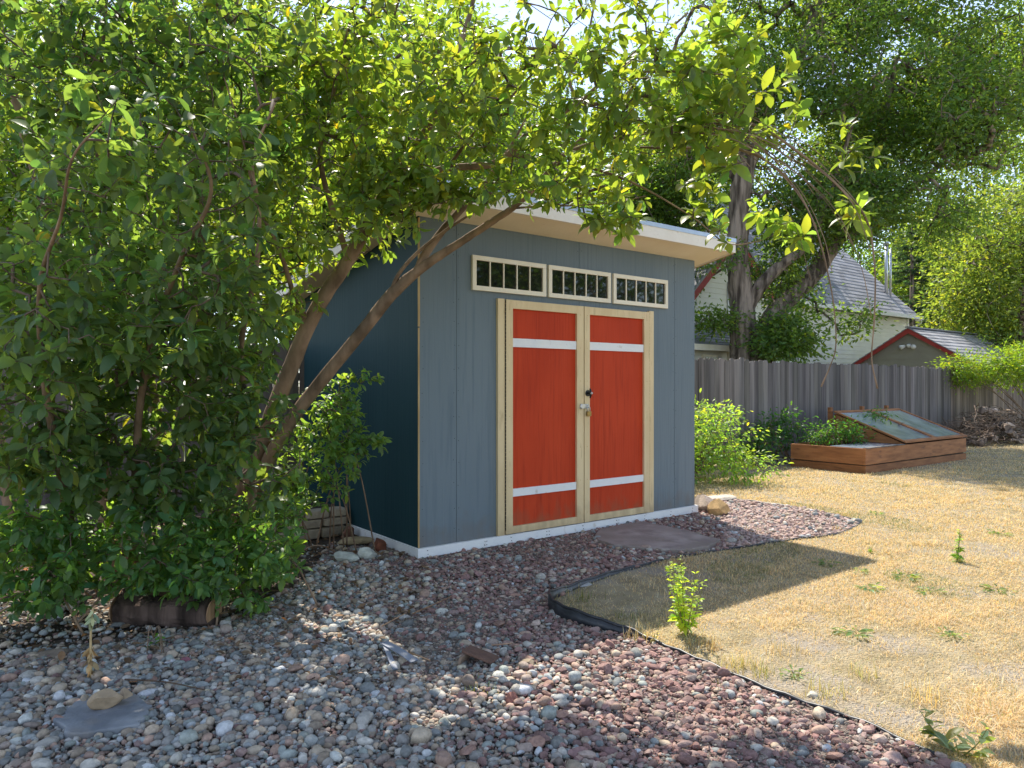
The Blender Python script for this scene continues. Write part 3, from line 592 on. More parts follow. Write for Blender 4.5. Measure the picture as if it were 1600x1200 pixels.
MB().ybox(13.2, 13.32, 6.62, 6.72, 0, 2.28).build("porch_post", CREAMW, house)

gar = thing("garage", "olive grey gabled garage with dark red rake trim behind the fence", "garage", yd(20.04, 5.15))
GT, GZ, GS, GH = 5.15, 3.08, .60, 2.25
mb = MB()
z = 0.0
while z < GZ - .1:
    zz = z + .2; hw = min(GH - .15, (GZ - zz) / GS)
    if hw > .05:
        mb.hexa(ydv([(20.20 - .014, GT - hw, z), (20.30, GT - hw, z), (20.30, GT + hw, z), (20.20 - .014, GT + hw, z), (20.20, GT - hw, zz), (20.30, GT - hw, zz), (20.30, GT + hw, zz), (20.20, GT + hw, zz)]))
    z = zz
gw = GH - .15; mb.prism(ydv([(20.203, GT - gw, .01), (20.203, GT + gw, .01), (20.203, GT + gw, GZ - gw * GS - .03), (20.203, GT, GZ - .03), (20.203, GT - gw, GZ - gw * GS - .03)]), DV * .05); mb.build("gable_wall", OLIVE, gar)
for sg in (-1, 1):
    MB().ybox(20.3, 26, GT + sg * (GH - .2) - .03, GT + sg * (GH - .2) + .03, 0, GZ - (GH - .2) * GS).build("side_wall", OLIVE, gar)
    MB().prism(ydv([(20.02, GT, GZ + .06), (20.02, GT + sg * GH, GZ + .06 - GH * GS), (20.02, GT + sg * GH, GZ - .09 - GH * GS), (20.02, GT, GZ - .09)]), DV * .03).build("rake_trim", TRIMR, gar)
    MB().prism(ydv([(20.06, GT, GZ - .02), (20.06, GT + sg * GH, GZ - .02 - GH * GS), (20.06, GT + sg * GH, GZ - .04 - GH * GS), (20.06, GT, GZ - .04)]), DV * .15).build("soffit", TRIMR, gar)
mb = MB(); roof_courses(mb, 20.0, 26.3, GT - GH, GZ + .03 - GH * GS, GT, GZ + .07, 12, .035); roof_courses(mb, 20.0, 26.3, GT + GH, GZ + .03 - GH * GS, GT, GZ + .07, 12, .035); mb.ybox(20, 26.3, GT - .08, GT + .08, GZ + .08, GZ + .115); mb.build("roof", SHING, gar)
MB().ybox(20.1, 20.17, GT + .95, GT + 1.75, 1.5, 1.72).build("window_head", WHITE, gar)
fl = MB(); cc = yd(20.12, GT + .02, GZ - .47)
for dv in (-.12, .12): fl.tube([cc + UV * dv, cc + UV * dv * 1.6 - DV * .12 - [0, 0, .05]], [.04, .075], 10)
fl.tube([cc + DV * .08, cc - DV * .02], .06, 10); fl.build("floodlight", WHITE, gar, True)

# ------------------------------------------------------------------ broad-leaved shrubs (leaning shrub tree over the shed)
def PX(*rows): return [tuple(at(a, b, Y)) + (r,) for a, b, Y, r in rows]
def shrub(name, label, cat, mains, clusters, rg, L=.085, k=6, base=(.055, .115, .035), yellow=.02, group=None, rtip=.0015, up=.8, tw=(1, 1, 1), extra=None, wid=1.0, tmpl=HI, matl=None, jit=.35, ks=4):
    loc = mains[0][0][:3]; loc = (loc[0], loc[1], 0.0)
    root = thing(name, label, cat, loc, group); mm, mt, ml = MB(), MB(), MB()
    clusters = clusters[clusters[:, 2] > .05]
    A = grow(mm, mt, mains, clusters, rg, rtip=rtip, tint=tw, ktw=ks)
    A = unit(A + np.array([0, 0, .25]) + rg.normal(size=A.shape) * .25); nC = len(clusters)
    Lc = L * rg.uniform(.75, 1.15, nC) * np.where(px_of(clusters)[0] > 1080, 1.25, 1)
    P_, D_, N_, L_ = whorl(rg, clusters, A, k, Lc, up=up, jit=jit)
    keep = rg.random(len(P_)) < .9; P_, D_, N_, L_ = P_[keep], D_[keep], N_[keep], L_[keep]
    leaves(ml, P_, D_, N_, L_, leafcol(rg, len(P_), base, .20, yellow), tmpl, wid, rg.uniform(-.15, .55, len(P_)))
    if extra: extra(ml, mt)
    mm.build("trunk", BARK, root, True); ml.merge(mt).build("foliage", [matl or LEAF, TWIG], root, True); return root

rg = np.random.default_rng(41)
TRK = [((385, 760), (402, 715), (440, 610), (490, 492), (545, 405)), ((412, 735), (448, 668), (500, 598), (560, 525), (612, 460))]
def cull(C):
    x, y = px_of(C); d = np.full(len(C), 1e9)   # the lowest metre and a half of the two leaning stems stays mostly bare of leaves
    for t_ in TRK:
        q = spl(t_, 8)
        for a_, b_ in q: d = np.minimum(d, np.hypot(x - a_, y - b_))
    C = C[(d > 30) | (C[:, 1] > 5.25) | (rg.random(len(C)) < .22)]; C = C[clear_of_shed(C)]; return C[(C[:, 2] > .06) & (C[:, 1] > 1.7)]
# --- the leaning tree: stems taken up over the shed
M = [
 PX((352, 862, 5.55, .088), (372, 790, 5.5, .082), (402, 715, 5.45, .078), (440, 610, 5.35, .072), (490, 492, 5.25, .066), (545, 405, 5.15, .058), (598, 308, 5.1, .050), (640, 247, 5.05, .043), (680, 177, 5.0, .035), (707, 103, 5.0, .028), (735, 20, 5.0, .02), (750, -60, 5.0, .01)),
 PX((388, 800, 5.45, .062), (412, 735, 5.4, .060), (448, 668, 5.3, .058), (500, 598, 5.2, .055), (560, 525, 5.05, .052), (612, 460, 4.95, .050), (657, 420, 4.9, .040), (692, 396, 4.85, .034), (717, 380, 4.82, .031), (763, 350, 4.8, .028), (807, 320, 4.75, .025), (842, 285, 4.7, .022), (883, 240, 4.7, .018), (930, 198, 4.7, .014), (985, 140, 4.7, .010), (1030, 85, 4.7, .007)),
 PX((650, 425, 4.9, .032), (666, 395, 4.92, .034), (690, 362, 4.95, .032), (718, 330, 4.98, .030), (748, 300, 5.0, .024), (775, 262, 5.0, .018), (800, 225, 5.0, .012), (830, 170, 5.0, .008)),
 PX((608, 462, 4.95, .018), (622, 430, 4.9, .016), (645, 402, 4.85, .014), (672, 378, 4.8, .013), (708, 352, 4.75, .011), (742, 330, 4.7, .009), (790, 296, 4.65, .006)),
 PX((640, 292, 5.08, .030), (668, 272, 5.0, .028), (700, 262, 4.95, .027), (765, 257, 4.85, .030), (800, 237, 4.8, .027), (830, 204, 4.75, .025), (870, 182, 4.7, .023), (903, 163, 4.65, .021), (950, 163, 4.6, .014), (1000, 157, 4.55, .012), (1060, 137, 4.5, .009), (1120, 105, 4.45, .006), (1180, 75, 4.4, .004)),
 PX((903, 163, 4.65, .016), (930, 138, 4.6, .014), (977, 103, 4.55, .012), (1020, 68, 4.5, .010), (1075, 20, 4.45, .007)),
 PX((797, 240, 4.8, .014), (830, 247, 4.75, .013), (880, 259, 4.7, .012), (923, 263, 4.6, .011), (960, 274, 4.55, .010), (1000, 291, 4.45, .008), (1045, 316, 4.4, .006), (1090, 345, 4.35, .005), (1135, 380, 4.3, .004), (1180, 378, 4.3, .003), (1215, 365, 4.3, .002)),
 PX((807, 325, 4.75, .009), (850, 322, 4.65, .008), (897, 321, 4.6, .006), (963, 316, 4.55, .004), (1010, 306, 4.5, .003)),
 PX((880, 242, 4.7, .016), (912, 228, 4.6, .014), (960, 215, 4.5, .012), (1010, 208, 4.4, .011), (1060, 198, 4.3, .010), (1130, 188, 4.2, .010), (1190, 200, 4.15, .009), (1245, 236, 4.1, .009), (1290, 272, 4.05, .008), (1330, 312, 4.0, .008), (1356, 350, 4.0, .007), (1367, 420, 4.0, .005), (1366, 500, 4.0, .005), (1362, 560, 4.0, .004), (1371, 607, 4.0, .006)),
 PX((1000, 230, 4.45, .009), (1060, 232, 4.35, .009), (1130, 230, 4.25, .008), (1190, 247, 4.2, .008), (1240, 290, 4.15, .007), (1272, 350, 4.1, .006), (1292, 420, 4.1, .005), (1303, 480, 4.1, .004), (1306, 540, 4.1, .004), (1296, 575, 4.1, .004), (1283, 604, 4.1, .006)),
 PX((905, 165, 4.65, .014), (890, 120, 4.7, .012), (915, 70, 4.7, .010), (930, 0, 4.7, .008)),
 PX((700, 262, 4.95, .016), (735, 215, 4.8, .013), (790, 160, 4.6, .010), (850, 95, 4.4, .007), (900, 30, 4.3, .004)),
 PX((545, 405, 5.15, .03), (520, 330, 5.0, .025), (500, 240, 4.8, .02), (520, 150, 4.6, .014), (540, 60, 4.5, .008), (560, -20, 4.4, .005)),
 PX((480, 500, 5.25, .03), (462, 470, 5.1, .022), (440, 400, 4.8, .018), (400, 310, 4.5, .012), (380, 220, 4.3, .008), (350, 120, 4.2, .005)),
 PX((720, 90, 5.0, .02), (800, 75, 4.7, .014), (900, 85, 4.4, .011), (990, 110, 4.2, .009), (1080, 112, 4.0, .007), (1160, 120, 3.9, .004)),
]
rt = np.random.default_rng(5)
for i in range(20):
    jx, jy, jd = rt.normal() * 22, rt.normal() * 16, rt.normal() * .12; st = rt.uniform(-20, 60); e = rt.uniform(.35, 1.0)
    pth = [(1060 + st, 205 + jy * .5, 4.3), (1140 + jx * .3, 215 + jy, 4.2), (1210 + jx, 262 + jy * 1.2, 4.12), (1258 + jx, 322 + jy, 4.1), (1285 + jx, 390 + jy * 2, 4.08), (1298 + jx * .8, 450 + jy * 3, 4.08)] if i % 2 else [(1050 + st, 190 + jy * .5, 4.3), (1150 + jx * .5, 196 + jy, 4.2), (1240 + jx, 245 + jy, 4.1), (1305 + jx, 305 + jy, 4.05), (1345 + jx * .6, 370 + jy * 2, 4.0), (1362 + jx * .4, 430 + jy * 3, 4.0)]
    k_ = max(3, int(len(pth) * e + .5)); M.append(PX(*[(a, b, Y + jd, .0042 * (1 - .75 * q / k_)) for q, (a, b, Y) in enumerate(pth[:k_])]))
C = [blob(rg, 640, 140, 4.8, 170, 120, .6, 300), blob(rg, 820, 160, 4.1, 200, 115, .28, 195), blob(rg, 1000, 155, 3.95, 170, 105, .26, 165),
     blob(rg, 520, 250, 4.9, 150, 180, .8, 480), blob(rg, 650, 290, 4.5, 120, 60, .3, 110), blob(rg, 860, 285, 4.2, 140, 45, .2, 60), blob(rg, 950, 340, 4.2, 60, 16, .12, 16),
     blob(rg, 760, 10, 4.1, 420, 90, .5, 230), blob(rg, 410, 420, 5.0, 100, 120, .5, 170), blob(rg, 1100, 190, 4.0, 75, 95, .22, 52), blob(rg, 595, 295, 4.6, 80, 60, .2, 70), blob(rg, 705, 305, 4.55, 75, 30, .15, 44),
     blob(rg, 640, 345, 4.5, 75, 38, .2, 34), blob(rg, 960, 290, 4.5, 70, 40, .25, 16), blob(rg, 1120, 90, 4.1, 80, 40, .3, 30)]
# single sprays that stand out against the tree behind
spr = [(1235, 112, 4.2), (1245, 155, 4.15), (1250, 175, 4.1), (1222, 135, 4.15), (1320, 195, 4.05), (1345, 215, 4.0), (1335, 235, 4.0), (1322, 240, 4.0), (1200, 330, 4.2), (1215, 350, 4.2), (1205, 345, 4.25), (1235, 370, 4.2),
       (1225, 358, 4.25), (1338, 335, 4.0), (1330, 345, 4.0), (1110, 335, 4.3), (1085, 320, 4.3), (1125, 355, 4.25), (1100, 290, 4.3), (1070, 285, 4.3), (1115, 300, 4.2), (1150, 230, 4.2), (1195, 225, 4.15), (1165, 145, 4.2), (965, 350, 4.4), (972, 362, 4.4), (930, 345, 4.4), (1185, 210, 4.2), (1140, 150, 4.1), (1180, 105, 4.1)]
Cs = np.array([at(*p) for p in spr]); Cs = np.vstack([Cs, Cs + rg.normal(size=Cs.shape) * .045]); C = cull(np.vstack(C + [Cs]))
x_, y_ = px_of(C); k = ~((x_ > 660) & (y_ > 345) & (x_ < 1080) & (y_ > 345 + (x_ - 660) * .03)) | (x_ > 925)
C = C[k & ~((x_ > 560) & (y_ > 400))]
x_, y_ = px_of(C); C = C[~((x_ > 780) & (x_ < 1080) & (rg.random(len(C)) < .4) & (vnoise(C, 5, 77) > .5))]
C = sunny(C, rg); M = [[q[:3] + (q[3] * .85,) for q in m_] for m_ in M]
shrub("leaning_shrub_tree", "tall multi stemmed shrub tree leaning right over the shed roof with bare trailing twigs", "tree", M, C, rg, L=.088, k=7, base=(.120, .172, .048), yellow=.02)

# --- the big dark shrub filling the left of the view
rg = np.random.default_rng(43)
M = [
 PX((300, 905, 4.9, .05), (262, 800, 4.9, .046), (250, 680, 4.9, .04), (225, 560, 4.85, .036), (190, 450, 4.8, .030), (168, 330, 4.7, .024), (150, 200, 4.6, .018), (160, 80, 4.5, .012), (170, -40, 4.4, .007)),
 PX((180, 900, 5.1, .06), (165, 790, 5.1, .058), (150, 640, 5.1, .055), (120, 500, 5.1, .05), (92, 400, 5.1, .046), (66, 300, 5.05, .04), (30, 180, 5.0, .032), (5, 60, 5.0, .02), (-20, -60, 4.9, .01)),
 PX((330, 890, 5.0, .05), (330, 760, 5.0, .045), (322, 620, 5.0, .042), (310, 480, 5.0, .038), (318, 330, 4.95, .032), (330, 200, 4.9, .026), (355, 90, 4.8, .018), (375, -30, 4.7, .01)),
 PX((215, 880, 4.6, .03), (212, 760, 4.5, .027), (218, 640, 4.3, .022), (240, 520, 4.0, .017), (285, 400, 3.7, .013), (330, 300, 3.5, .009), (300, 200, 3.3, .006)),
 PX((120, 880, 4.4, .03), (95, 740, 4.2, .025), (70, 600, 3.9, .018), (62, 450, 3.5, .012), (95, 340, 3.1, .007), (112, 250, 2.8, .005), (160, 190, 2.7, .003)),
 PX((390, 860, 4.9, .03), (395, 700, 4.8, .026), (375, 560, 4.6, .02), (400, 420, 4.3, .015), (405, 330, 4.1, .011), (395, 250, 3.9, .008), (430, 160, 3.8, .005)),
 PX((30, 880, 4.9, .05), (0, 700, 4.9, .04), (-40, 500, 4.8, .03), (-60, 300, 4.7, .02), (-40, 100, 4.6, .012)),
]
C = [blob(rg, 200, 250, 4.6, 260, 220, .9, 720), blob(rg, 60, 150, 4.3, 200, 200, .8, 330), blob(rg, 330, 130, 4.5, 200, 150, .8, 380), blob(rg, 190, 520, 4.3, 260, 150, .6, 430), blob(rg, 300, 640, 4.4, 190, 120, .5, 330),
     blob(rg, 80, 640, 4.0, 130, 120, .5, 150), blob(rg, 170, 20, 4.6, 420, 110, 1., 380), blob(rg, 60, 240, 2.9, 130, 90, .25, 34), blob(rg, 190, 210, 3.1, 120, 90, .3, 30), blob(rg, 330, 300, 3.5, 130, 140, .4, 70),
     blob(rg, 200, 450, 3.6, 220, 120, .4, 110), blob(rg, 120, 560, 3.5, 150, 80, .3, 50), blob(rg, 340, 480, 3.9, 110, 100, .4, 90), blob(rg, 400, 700, 4.5, 80, 110, .4, 150), blob(rg, 120, 720, 4.2, 170, 70, .35, 170), blob(rg, 300, 760, 4.3, 140, 60, .3, 130), blob(rg, -60, 400, 4.0, 120, 300, .8, 160)]
C = np.vstack(C); C = cull(C); v = vnoise(C, 3.2, 8); yy_ = px_of(C)[1]; C = sunny(C[(v > -.6) | ((yy_ > 470) & (v > -1.15))], rg)
shrub("large_shrub", "large dark green broad leaved shrub with many brown stems filling the left side", "shrub", M, C, rg, L=.092, k=7, base=(.082, .134, .058), yellow=.012)

# --- low suckers in front
def low(name, label, seed, base_px, blobs, L=.075, base=(.085, .160, .060), k=7, n_st=10, spread=.35, yellow=.0, sr=.007, **kw):
    rg = np.random.default_rng(seed); b = gr(*base_px); C = cull(np.vstack([blob(rg, *q) for q in blobs])); M = []
    for i in range(n_st):
        e = C[rg.integers(len(C))]; a = b + np.array([rg.normal() * spread, rg.normal() * spread * .5, 0]); a[2] = 0; m1 = a + (e - a) * .45 + [0, 0, .12]; m1[2] = min(m1[2], e[2] + .1)
        M.append([tuple(a) + (sr,), tuple(m1) + (sr * .7,), tuple(e) + (.003,)])
    return shrub(name, label, "shrub", M, C, rg, L, k, base, yellow, rtip=.0012, **kw)
low("low_shrub", "low bright green suckering shrub spilling over the log at the lower left", 51, (230, 940),
    [(200, 845, 4.25, 230, 72, .35, 360), (60, 860, 4.1, 120, 90, .3, 170), (350, 880, 4.3, 120, 75, .3, 190), (250, 905, 3.98, 110, 35, .1, 34), (60, 930, 3.9, 90, 35, .15, 40), (405, 830, 4.7, 65, 80, .3, 120)], spread=.7, n_st=22)
low("low_shrub", "low leafy shrub glinting in sun beside the dark side wall of the shed", 52, (500, 862),
    [(500, 700, 5.35, 75, 95, .22, 210), (530, 630, 5.4, 45, 55, .15, 60), (560, 700, 5.35, 45, 25, .12, 34), (440, 775, 5.2, 60, 45, .25, 100), (410, 880, 4.9, 60, 45, .2, 80), (575, 690, 5.3, 30, 10, .08, 12), (560, 590, 5.4, 40, 12, .1, 14)], L=.065, spread=.25, n_st=14, base=(.105, .175, .06))
low("seedling_shrub", "small five leaved seedling sprouting from the pebbles in front of the log", 53, (250, 1030), [(248, 1005, 3.85, 22, 14, .06, 9), (290, 1000, 3.9, 28, 10, .05, 6)], L=.075, n_st=3, spread=.03, base=(.07, .17, .045), sr=.003)

# ------------------------------------------------------------------ trees beyond the fence
def bigtree(name, label, mains, crowns, seed, n, leafL=.085, base=(.06, .12, .03), group=None, clump=.30, per=26, yellow=.02, bark=ELMB, noise=1.1, cut=-.55, flat=.55, wid=.9):
    """crowns: ellipsoids (centre xyz, radii xyz, weight); sprays of leaves hang on twigs grown from the limbs"""
    rg = np.random.default_rng(seed); root = thing(name, label, "tree", (mains[0][0][0], mains[0][0][1], 0), group); Cs = []
    wsum = sum(c[2] for c in crowns)
    for c, r, wt in crowns:
        k = int(n * wt / wsum * 1.35); v = unit(rg.normal(size=(k, 3))) * rg.random((k, 1)) ** (1 / 2.6); Cs.append(np.array(c) + v * np.array(r))
    C = np.vstack(Cs); v = vnoise(C, noise, seed); C = C[(v > cut) & (C[:, 2] > .3)]; C = C[rg.permutation(len(C))[:n]]
    mm, mt, ml = MB(), MB(), MB(); A = grow(mm, mt, mains, C, rg, rtip=.006, step=.5, pw=.5, wander=.06, ktw=4, kmain=14, rough=.05)
    P0 = np.repeat(C, per, 0); off = rg.normal(size=P0.shape) * clump * np.array([1, 1, flat]); P_ = P0 + off
    D = unit(off + rg.normal(size=off.shape) * clump * .8 - np.array([0, 0, clump * .4])); N_ = unit(np.array([0, 0, .7]) + rg.normal(size=off.shape) * .6)
    tone = np.repeat(leafcol(rg, len(C), base, .14, 0, .08), per, 0) * (1 + .15 * rg.normal(size=(len(P_), 1))).clip(.6, 1.5)
    if yellow: kk = rg.random(len(P_)) < yellow; tone[kk] *= np.array([2.0, 1.5, .9])
    leaves(ml, P_, D, N_, leafL * rg.uniform(.6, 1.2, len(P_)), tone.clip(.004, .9), LO, wid)
    mm.build("trunk", bark, root, True); mt.build("branches", bark, root, True); ml.build("crown", LEAFB, root, False); return root
def A3(px, y, Y): return tuple(at(px, y, Y))
def EL(px, y, Y, rx, ry, rY, wt): return (A3(px, y, Y), (rx / F * Y, rY, ry / F * Y), wt)
M = [PX((1168, 700, 18.2, .48), (1166, 600, 18.2, .42), (1163, 540, 18.2, .36), (1158, 470, 18.2, .30), (1152, 400, 18.2, .27), (1155, 330, 18.2, .26), (1163, 265, 18.2, .27), (1180, 215, 18.2, .22), (1205, 150, 18.2, .18), (1240, 95, 18.2, .16), (1265, 50, 18.2, .14), (1290, -60, 18.2, .10), (1300, -180, 18.2, .06)),
     PX((1185, 640, 18.3, .36), (1192, 560, 18.3, .30), (1200, 510, 18.4, .26), (1228, 470, 18.5, .25), (1270, 430, 18.5, .23), (1300, 385, 18.5, .2), (1335, 330, 18.6, .17), (1365, 270, 18.7, .14), (1380, 190, 18.8, .1), (1400, 90, 19, .06)),
     PX((1165, 480, 18.2, .2), (1190, 445, 18.1, .17), (1220, 415, 18, .14), (1260, 380, 17.8, .10), (1300, 300, 17.6, .07), (1330, 200, 17.4, .04)),
     PX((1163, 290, 18.2, .14), (1120, 240, 18.4, .11), (1080, 170, 18.6, .08), (1050, 90, 18.8, .04)),
     PX((1300, 385, 18.5, .12), (1360, 340, 18.2, .1), (1430, 290, 18, .07), (1500, 230, 17.8, .04)),
     PX((1265, 50, 18.2, .1), (1340, 0, 18, .08), (1440, -60, 18, .04)),
     PX((1190, 545, 18.3, .1), (1225, 540, 18.1, .05), (1260, 520, 18, .025))]
CR = [EL(1360, 190, 18.5, 190, 150, 2.6, 4.2), EL(1220, 90, 18.5, 170, 170, 2.6, 2.6), EL(1480, 120, 18.5, 150, 190, 2.4, 3.2), EL(1300, 330, 18.2, 120, 80, 1.5, 1.3), EL(1240, 430, 18.6, 65, 75, .8, .5), EL(1232, 528, 17.6, 52, 34, .5, .55),
      EL(1115, 500, 17.8, 32, 22, .4, .10), EL(1100, 180, 18.6, 100, 140, 1.8, 1.0), EL(1320, 470, 18, 40, 60, .5, .28), EL(1330, -60, 18.8, 300, 120, 2.4, 2.4), EL(1430, 330, 18.4, 110, 55, 1.2, .7), EL(1560, 130, 19.5, 110, 150, 1.6, 1.2), EL(1118, 395, 17.4, 34, 26, .4, .16)]
bigtree("elm_tree", "big spreading tree with thick furrowed trunk right of the shed roof", M, CR, 61, 5200, .135, (.085, .148, .052), clump=.21, per=26, noise=1.5, cut=-.42, wid=1.0, yellow=.06)
def auto_mains(x, Y, h, r, lean=0, nb=6, seed=0, z0=.32, sp=.34):
    rg = np.random.default_rng(seed); b = np.array([x, Y, 0.0]); tp = b + [lean, 0, h * .8]; q = [tuple(b + (tp - b) * u + np.array([math.sin(u * 5 + seed) * .12, 0, 0])) + (r * (1 - .8 * u),) for u in np.linspace(0, 1, 7)]; M = [q]
    for i in range(nb):
        u = z0 + (.75 - z0) * i / nb; s0 = b + (tp - b) * u; a = i * 2.4 + seed; L_ = h * sp * (1 - .35 * i / nb)
        d = np.array([math.cos(a), math.sin(a), .75]); M.append([tuple(s0 + d * L_ * v * [1, 1, 1 - .25 * v]) + (r * (1 - .8 * u) * .6 * (1 - .8 * v),) for v in (0, .35, .7, 1)])
    return M
# trees behind the shed roof and the shrubs at the left
back = [  # name, label, x, Y, height, crown radius, seed, clumps, colour
 ("ash_tree", "airy tree above the shed roof with blue sky showing through its crown", 1.9, 21.0, 12.0, 3.4, 71, 900, (.075, .135, .03)),
 ("ash_tree", "sunlit yellow green tree behind the left end of the shed roof", -1.9, 12.2, 8.6, 2.5, 72, 900, (.085, .145, .03)),
 ("ash_tree", "tall tree behind the fence seen through the middle of the dark shrub", -5.0, 12.6, 9.2, 2.7, 73, 950, (.07, .13, .03)),
 ("ash_tree", "tall tree beyond the fence at the far left edge behind the shrub", -9.0, 12.8, 9.0, 2.8, 74, 900, (.07, .13, .03)),
 ("maple_tree", "rounded dark green tree just beyond the right end of the shed roof", 4.85, 21.0, 9.6, 2.0, 75, 560, (.075, .135, .045)),
]
for nm, lb, x, Y, h, cr, sd, nc, colr in back:
    crowns = [((x, Y, 7.4), (1.7, 1.7, 2.0), 3), ((x - .9, Y, 6.2), (1.0, 1.2, .8), 1)] if sd == 75 else [((x, Y, h * .62), (cr, cr, h * .34), 3), ((x - cr * .5, Y + .3, h * .42), (cr * .7, cr * .7, h * .22), 1.2), ((x + cr * .5, Y - .3, h * .48), (cr * .7, cr * .7, h * .24), 1.2)]
    bigtree(nm, lb, auto_mains(x, Y, h, .17, .2, 7, sd), crowns, sd, int(nc * 1.25), .15, colr, "trees beyond the fence", .26, 26, .04, cut=-.35 if sd == 71 else -.7, noise=1.4)
# farther trees
far_t = [("cottonwood_tree", "pale yellow green tree with a dark forked trunk at the right edge", (1592, 24.5, 8.6, 2.5), 81, 800, (.11, .165, .055)),
 ("cottonwood_tree", "loose sunlit tree farther back right of the house roof", (1490, 36, 10.5, 3.6), 82, 900, (.085, .14, .04)),
 ("cottonwood_tree", "tall tree behind the steep house roof", (1330, 44, 14, 5.5), 83, 1000, (.06, .12, .03)),
 ("poplar_tree", "distant tree behind the shed seen left of the big trunk", (1050, 34, 18, 4.4), 84, 1100, (.07, .125, .03)),
 ("poplar_tree", "distant green tree behind the shed roof middle", (810, 32, 16, 4.6), 85, 1100, (.08, .14, .035)),
 ("poplar_tree", "tall distant tree above the left corner of the shed roof", (660, 24, 15, 3.8), 90, 1300, (.09, .15, .04)),
 ("poplar_tree", "distant sunlit tree left of the shed beyond the fence", (500, 26, 15, 4.4), 86, 1200, (.09, .15, .035)),
 ("poplar_tree", "distant tree glimpsed between the brown stems at the left", (270, 24, 14, 4.5), 87, 1200, (.085, .14, .035)),
 ("poplar_tree", "distant tree at the far left edge of the view", (30, 24, 14, 4.5), 88, 1200, (.08, .14, .035)),
 ("poplar_tree", "very tall distant tree rising behind the right side of the big crown", (1530, 40, 21, 5.5), 92, 1200, (.08, .135, .04)),
 ("poplar_tree", "low distant tree beyond the garage roof at the far right", (1640, 42, 9, 4.5), 89, 700, (.075, .13, .035))]
for nm, lb, (px_, Y, h, cr), sd, nc, colr in far_t:
    x = (px_ - 800) / F * Y
    bigtree(nm, lb, auto_mains(x, Y, h, .22 if sd != 81 else .26, .2, 8, sd), [((x, Y, h * .60), (cr, cr, h * .38), 3), ((x - cr * .4, Y, h * .35), (cr * .8, cr * .8, h * .26), 1.4), ((x + cr * .45, Y, h * .38), (cr * .8, cr * .8, h * .26), 1.4)], sd, int(nc * 1.5), .24 if Y > 28 else .18, colr, "distant trees", .38, 26, .04, noise=.9, cut=-.5)
# dark spruce
rg = np.random.default_rng(91); sx, sY, sh = (1425 - 800) / F * 33, 33.0, 8.8
spc = thing("spruce_tree", "dark blue green spruce standing beyond the house gutter", "tree", (sx, sY, 0))
mm, mt, ml = MB(), MB(), MB(); mm.tube([(sx, sY, 0), (sx, sY, sh * .5), (sx, sY, sh)], [.2, .13, .02], 10)
for i in range(170):
    u = rg.random() ** .8; z = 1.2 + (sh - 1.3) * u; L_ = (1 - u) ** .8 * 2.5 * rg.uniform(.7, 1.1) + .15; a = rg.uniform(0, 6.28); d = np.array([math.cos(a), math.sin(a), 0])
    p = np.array([np.array([sx, sY, z]) + d * L_ * v + [0, 0, -.25 * L_ * v + .18 * L_ * v * v] for v in (0, .5, 1)]); mt.tube(p, [.025, .015, .005], 4)
    k = int(90 * L_) + 20; v = rg.random(k) ** .7; base_ = p[0] + (p[2] - p[0]) * v[:, None]; D = unit(d + rg.normal(size=(k, 3)) * .55 - [0, 0, .35]); leaves(ml, base_, D, unit(rg.normal(size=(k, 3)) + [0, 0, 1]), rg.uniform(.10, .22, k), leafcol(rg, k, (.022, .050, .040), .2), LO, .35)
mm.build("trunk", ELMB, spc, True); mt.build("branches", TWIG, spc, True); ml.build("crown", LEAFB, spc)
# shrubs over the fence at the right, and a tree beside the lawn that the shed windows mirror
def bush(name, label, cat, x, Y, crowns, seed, n, base, leafL=.07, per=14, clump=.12, group=None, stems=9, wid=.8, hi=False, up=.0, yellow=.03):
    rg = np.random.default_rng(seed); M = []
    for i in range(stems):
        c, r, wt = crowns[i % len(crowns)]; v = unit(rg.normal(size=3)); v[2] = abs(v[2]); e = np.array(c) + v * np.array(r) * .6; b = np.array([x, Y, 0]) + np.r_[rg.normal(size=2) * .12, 0]; m1 = (b + e) / 2 + [0, 0, .1]
        M.append([tuple(b) + (.014,), tuple(m1) + (.010,), tuple(e) + (.004,)])
    root = thing(name, label, cat, (x, Y, 0), group); ws = sum(c[2] for c in crowns); C = np.vstack([np.array(c) + unit(rg.normal(size=(int(n * wt / ws), 3))) * rg.random((int(n * wt / ws), 1)) ** .45 * np.array(r) for c, r, wt in crowns])
    C = C[C[:, 2] > .05]; C = C[vnoise(C, 4, seed) > -1.0]; mm, mt, ml = MB(), MB(), MB(); A = grow(mm, mt, M, C, rg, rtip=.0016, step=.2, kmain=6, tint=(1.6, 1.5, 1.3))
    P0 = np.repeat(C, per, 0); A0 = np.repeat(unit(A + [0, 0, .2]), per, 0); off = rg.normal(size=P0.shape) * clump * np.array([1, 1, .6]) ; P_ = P0 + off; D = unit(off + A0 * clump * .6 - [0, 0, clump * .35])
    leaves(ml, P_, D, unit(rg.normal(size=P_.shape) * .5 + [0, 0, .8]), leafL * rg.uniform(.6, 1.2, len(P_)), leafcol(rg, len(P_), base, .2, yellow), HI if hi else LO, wid, rg.uniform(0, .3, len(P_)) if hi else None)
    mm.build("stems", TWIG, root, True); ml.merge(mt).build("foliage", [LEAF if hi else LEAFB, TWIG], root, hi); return root
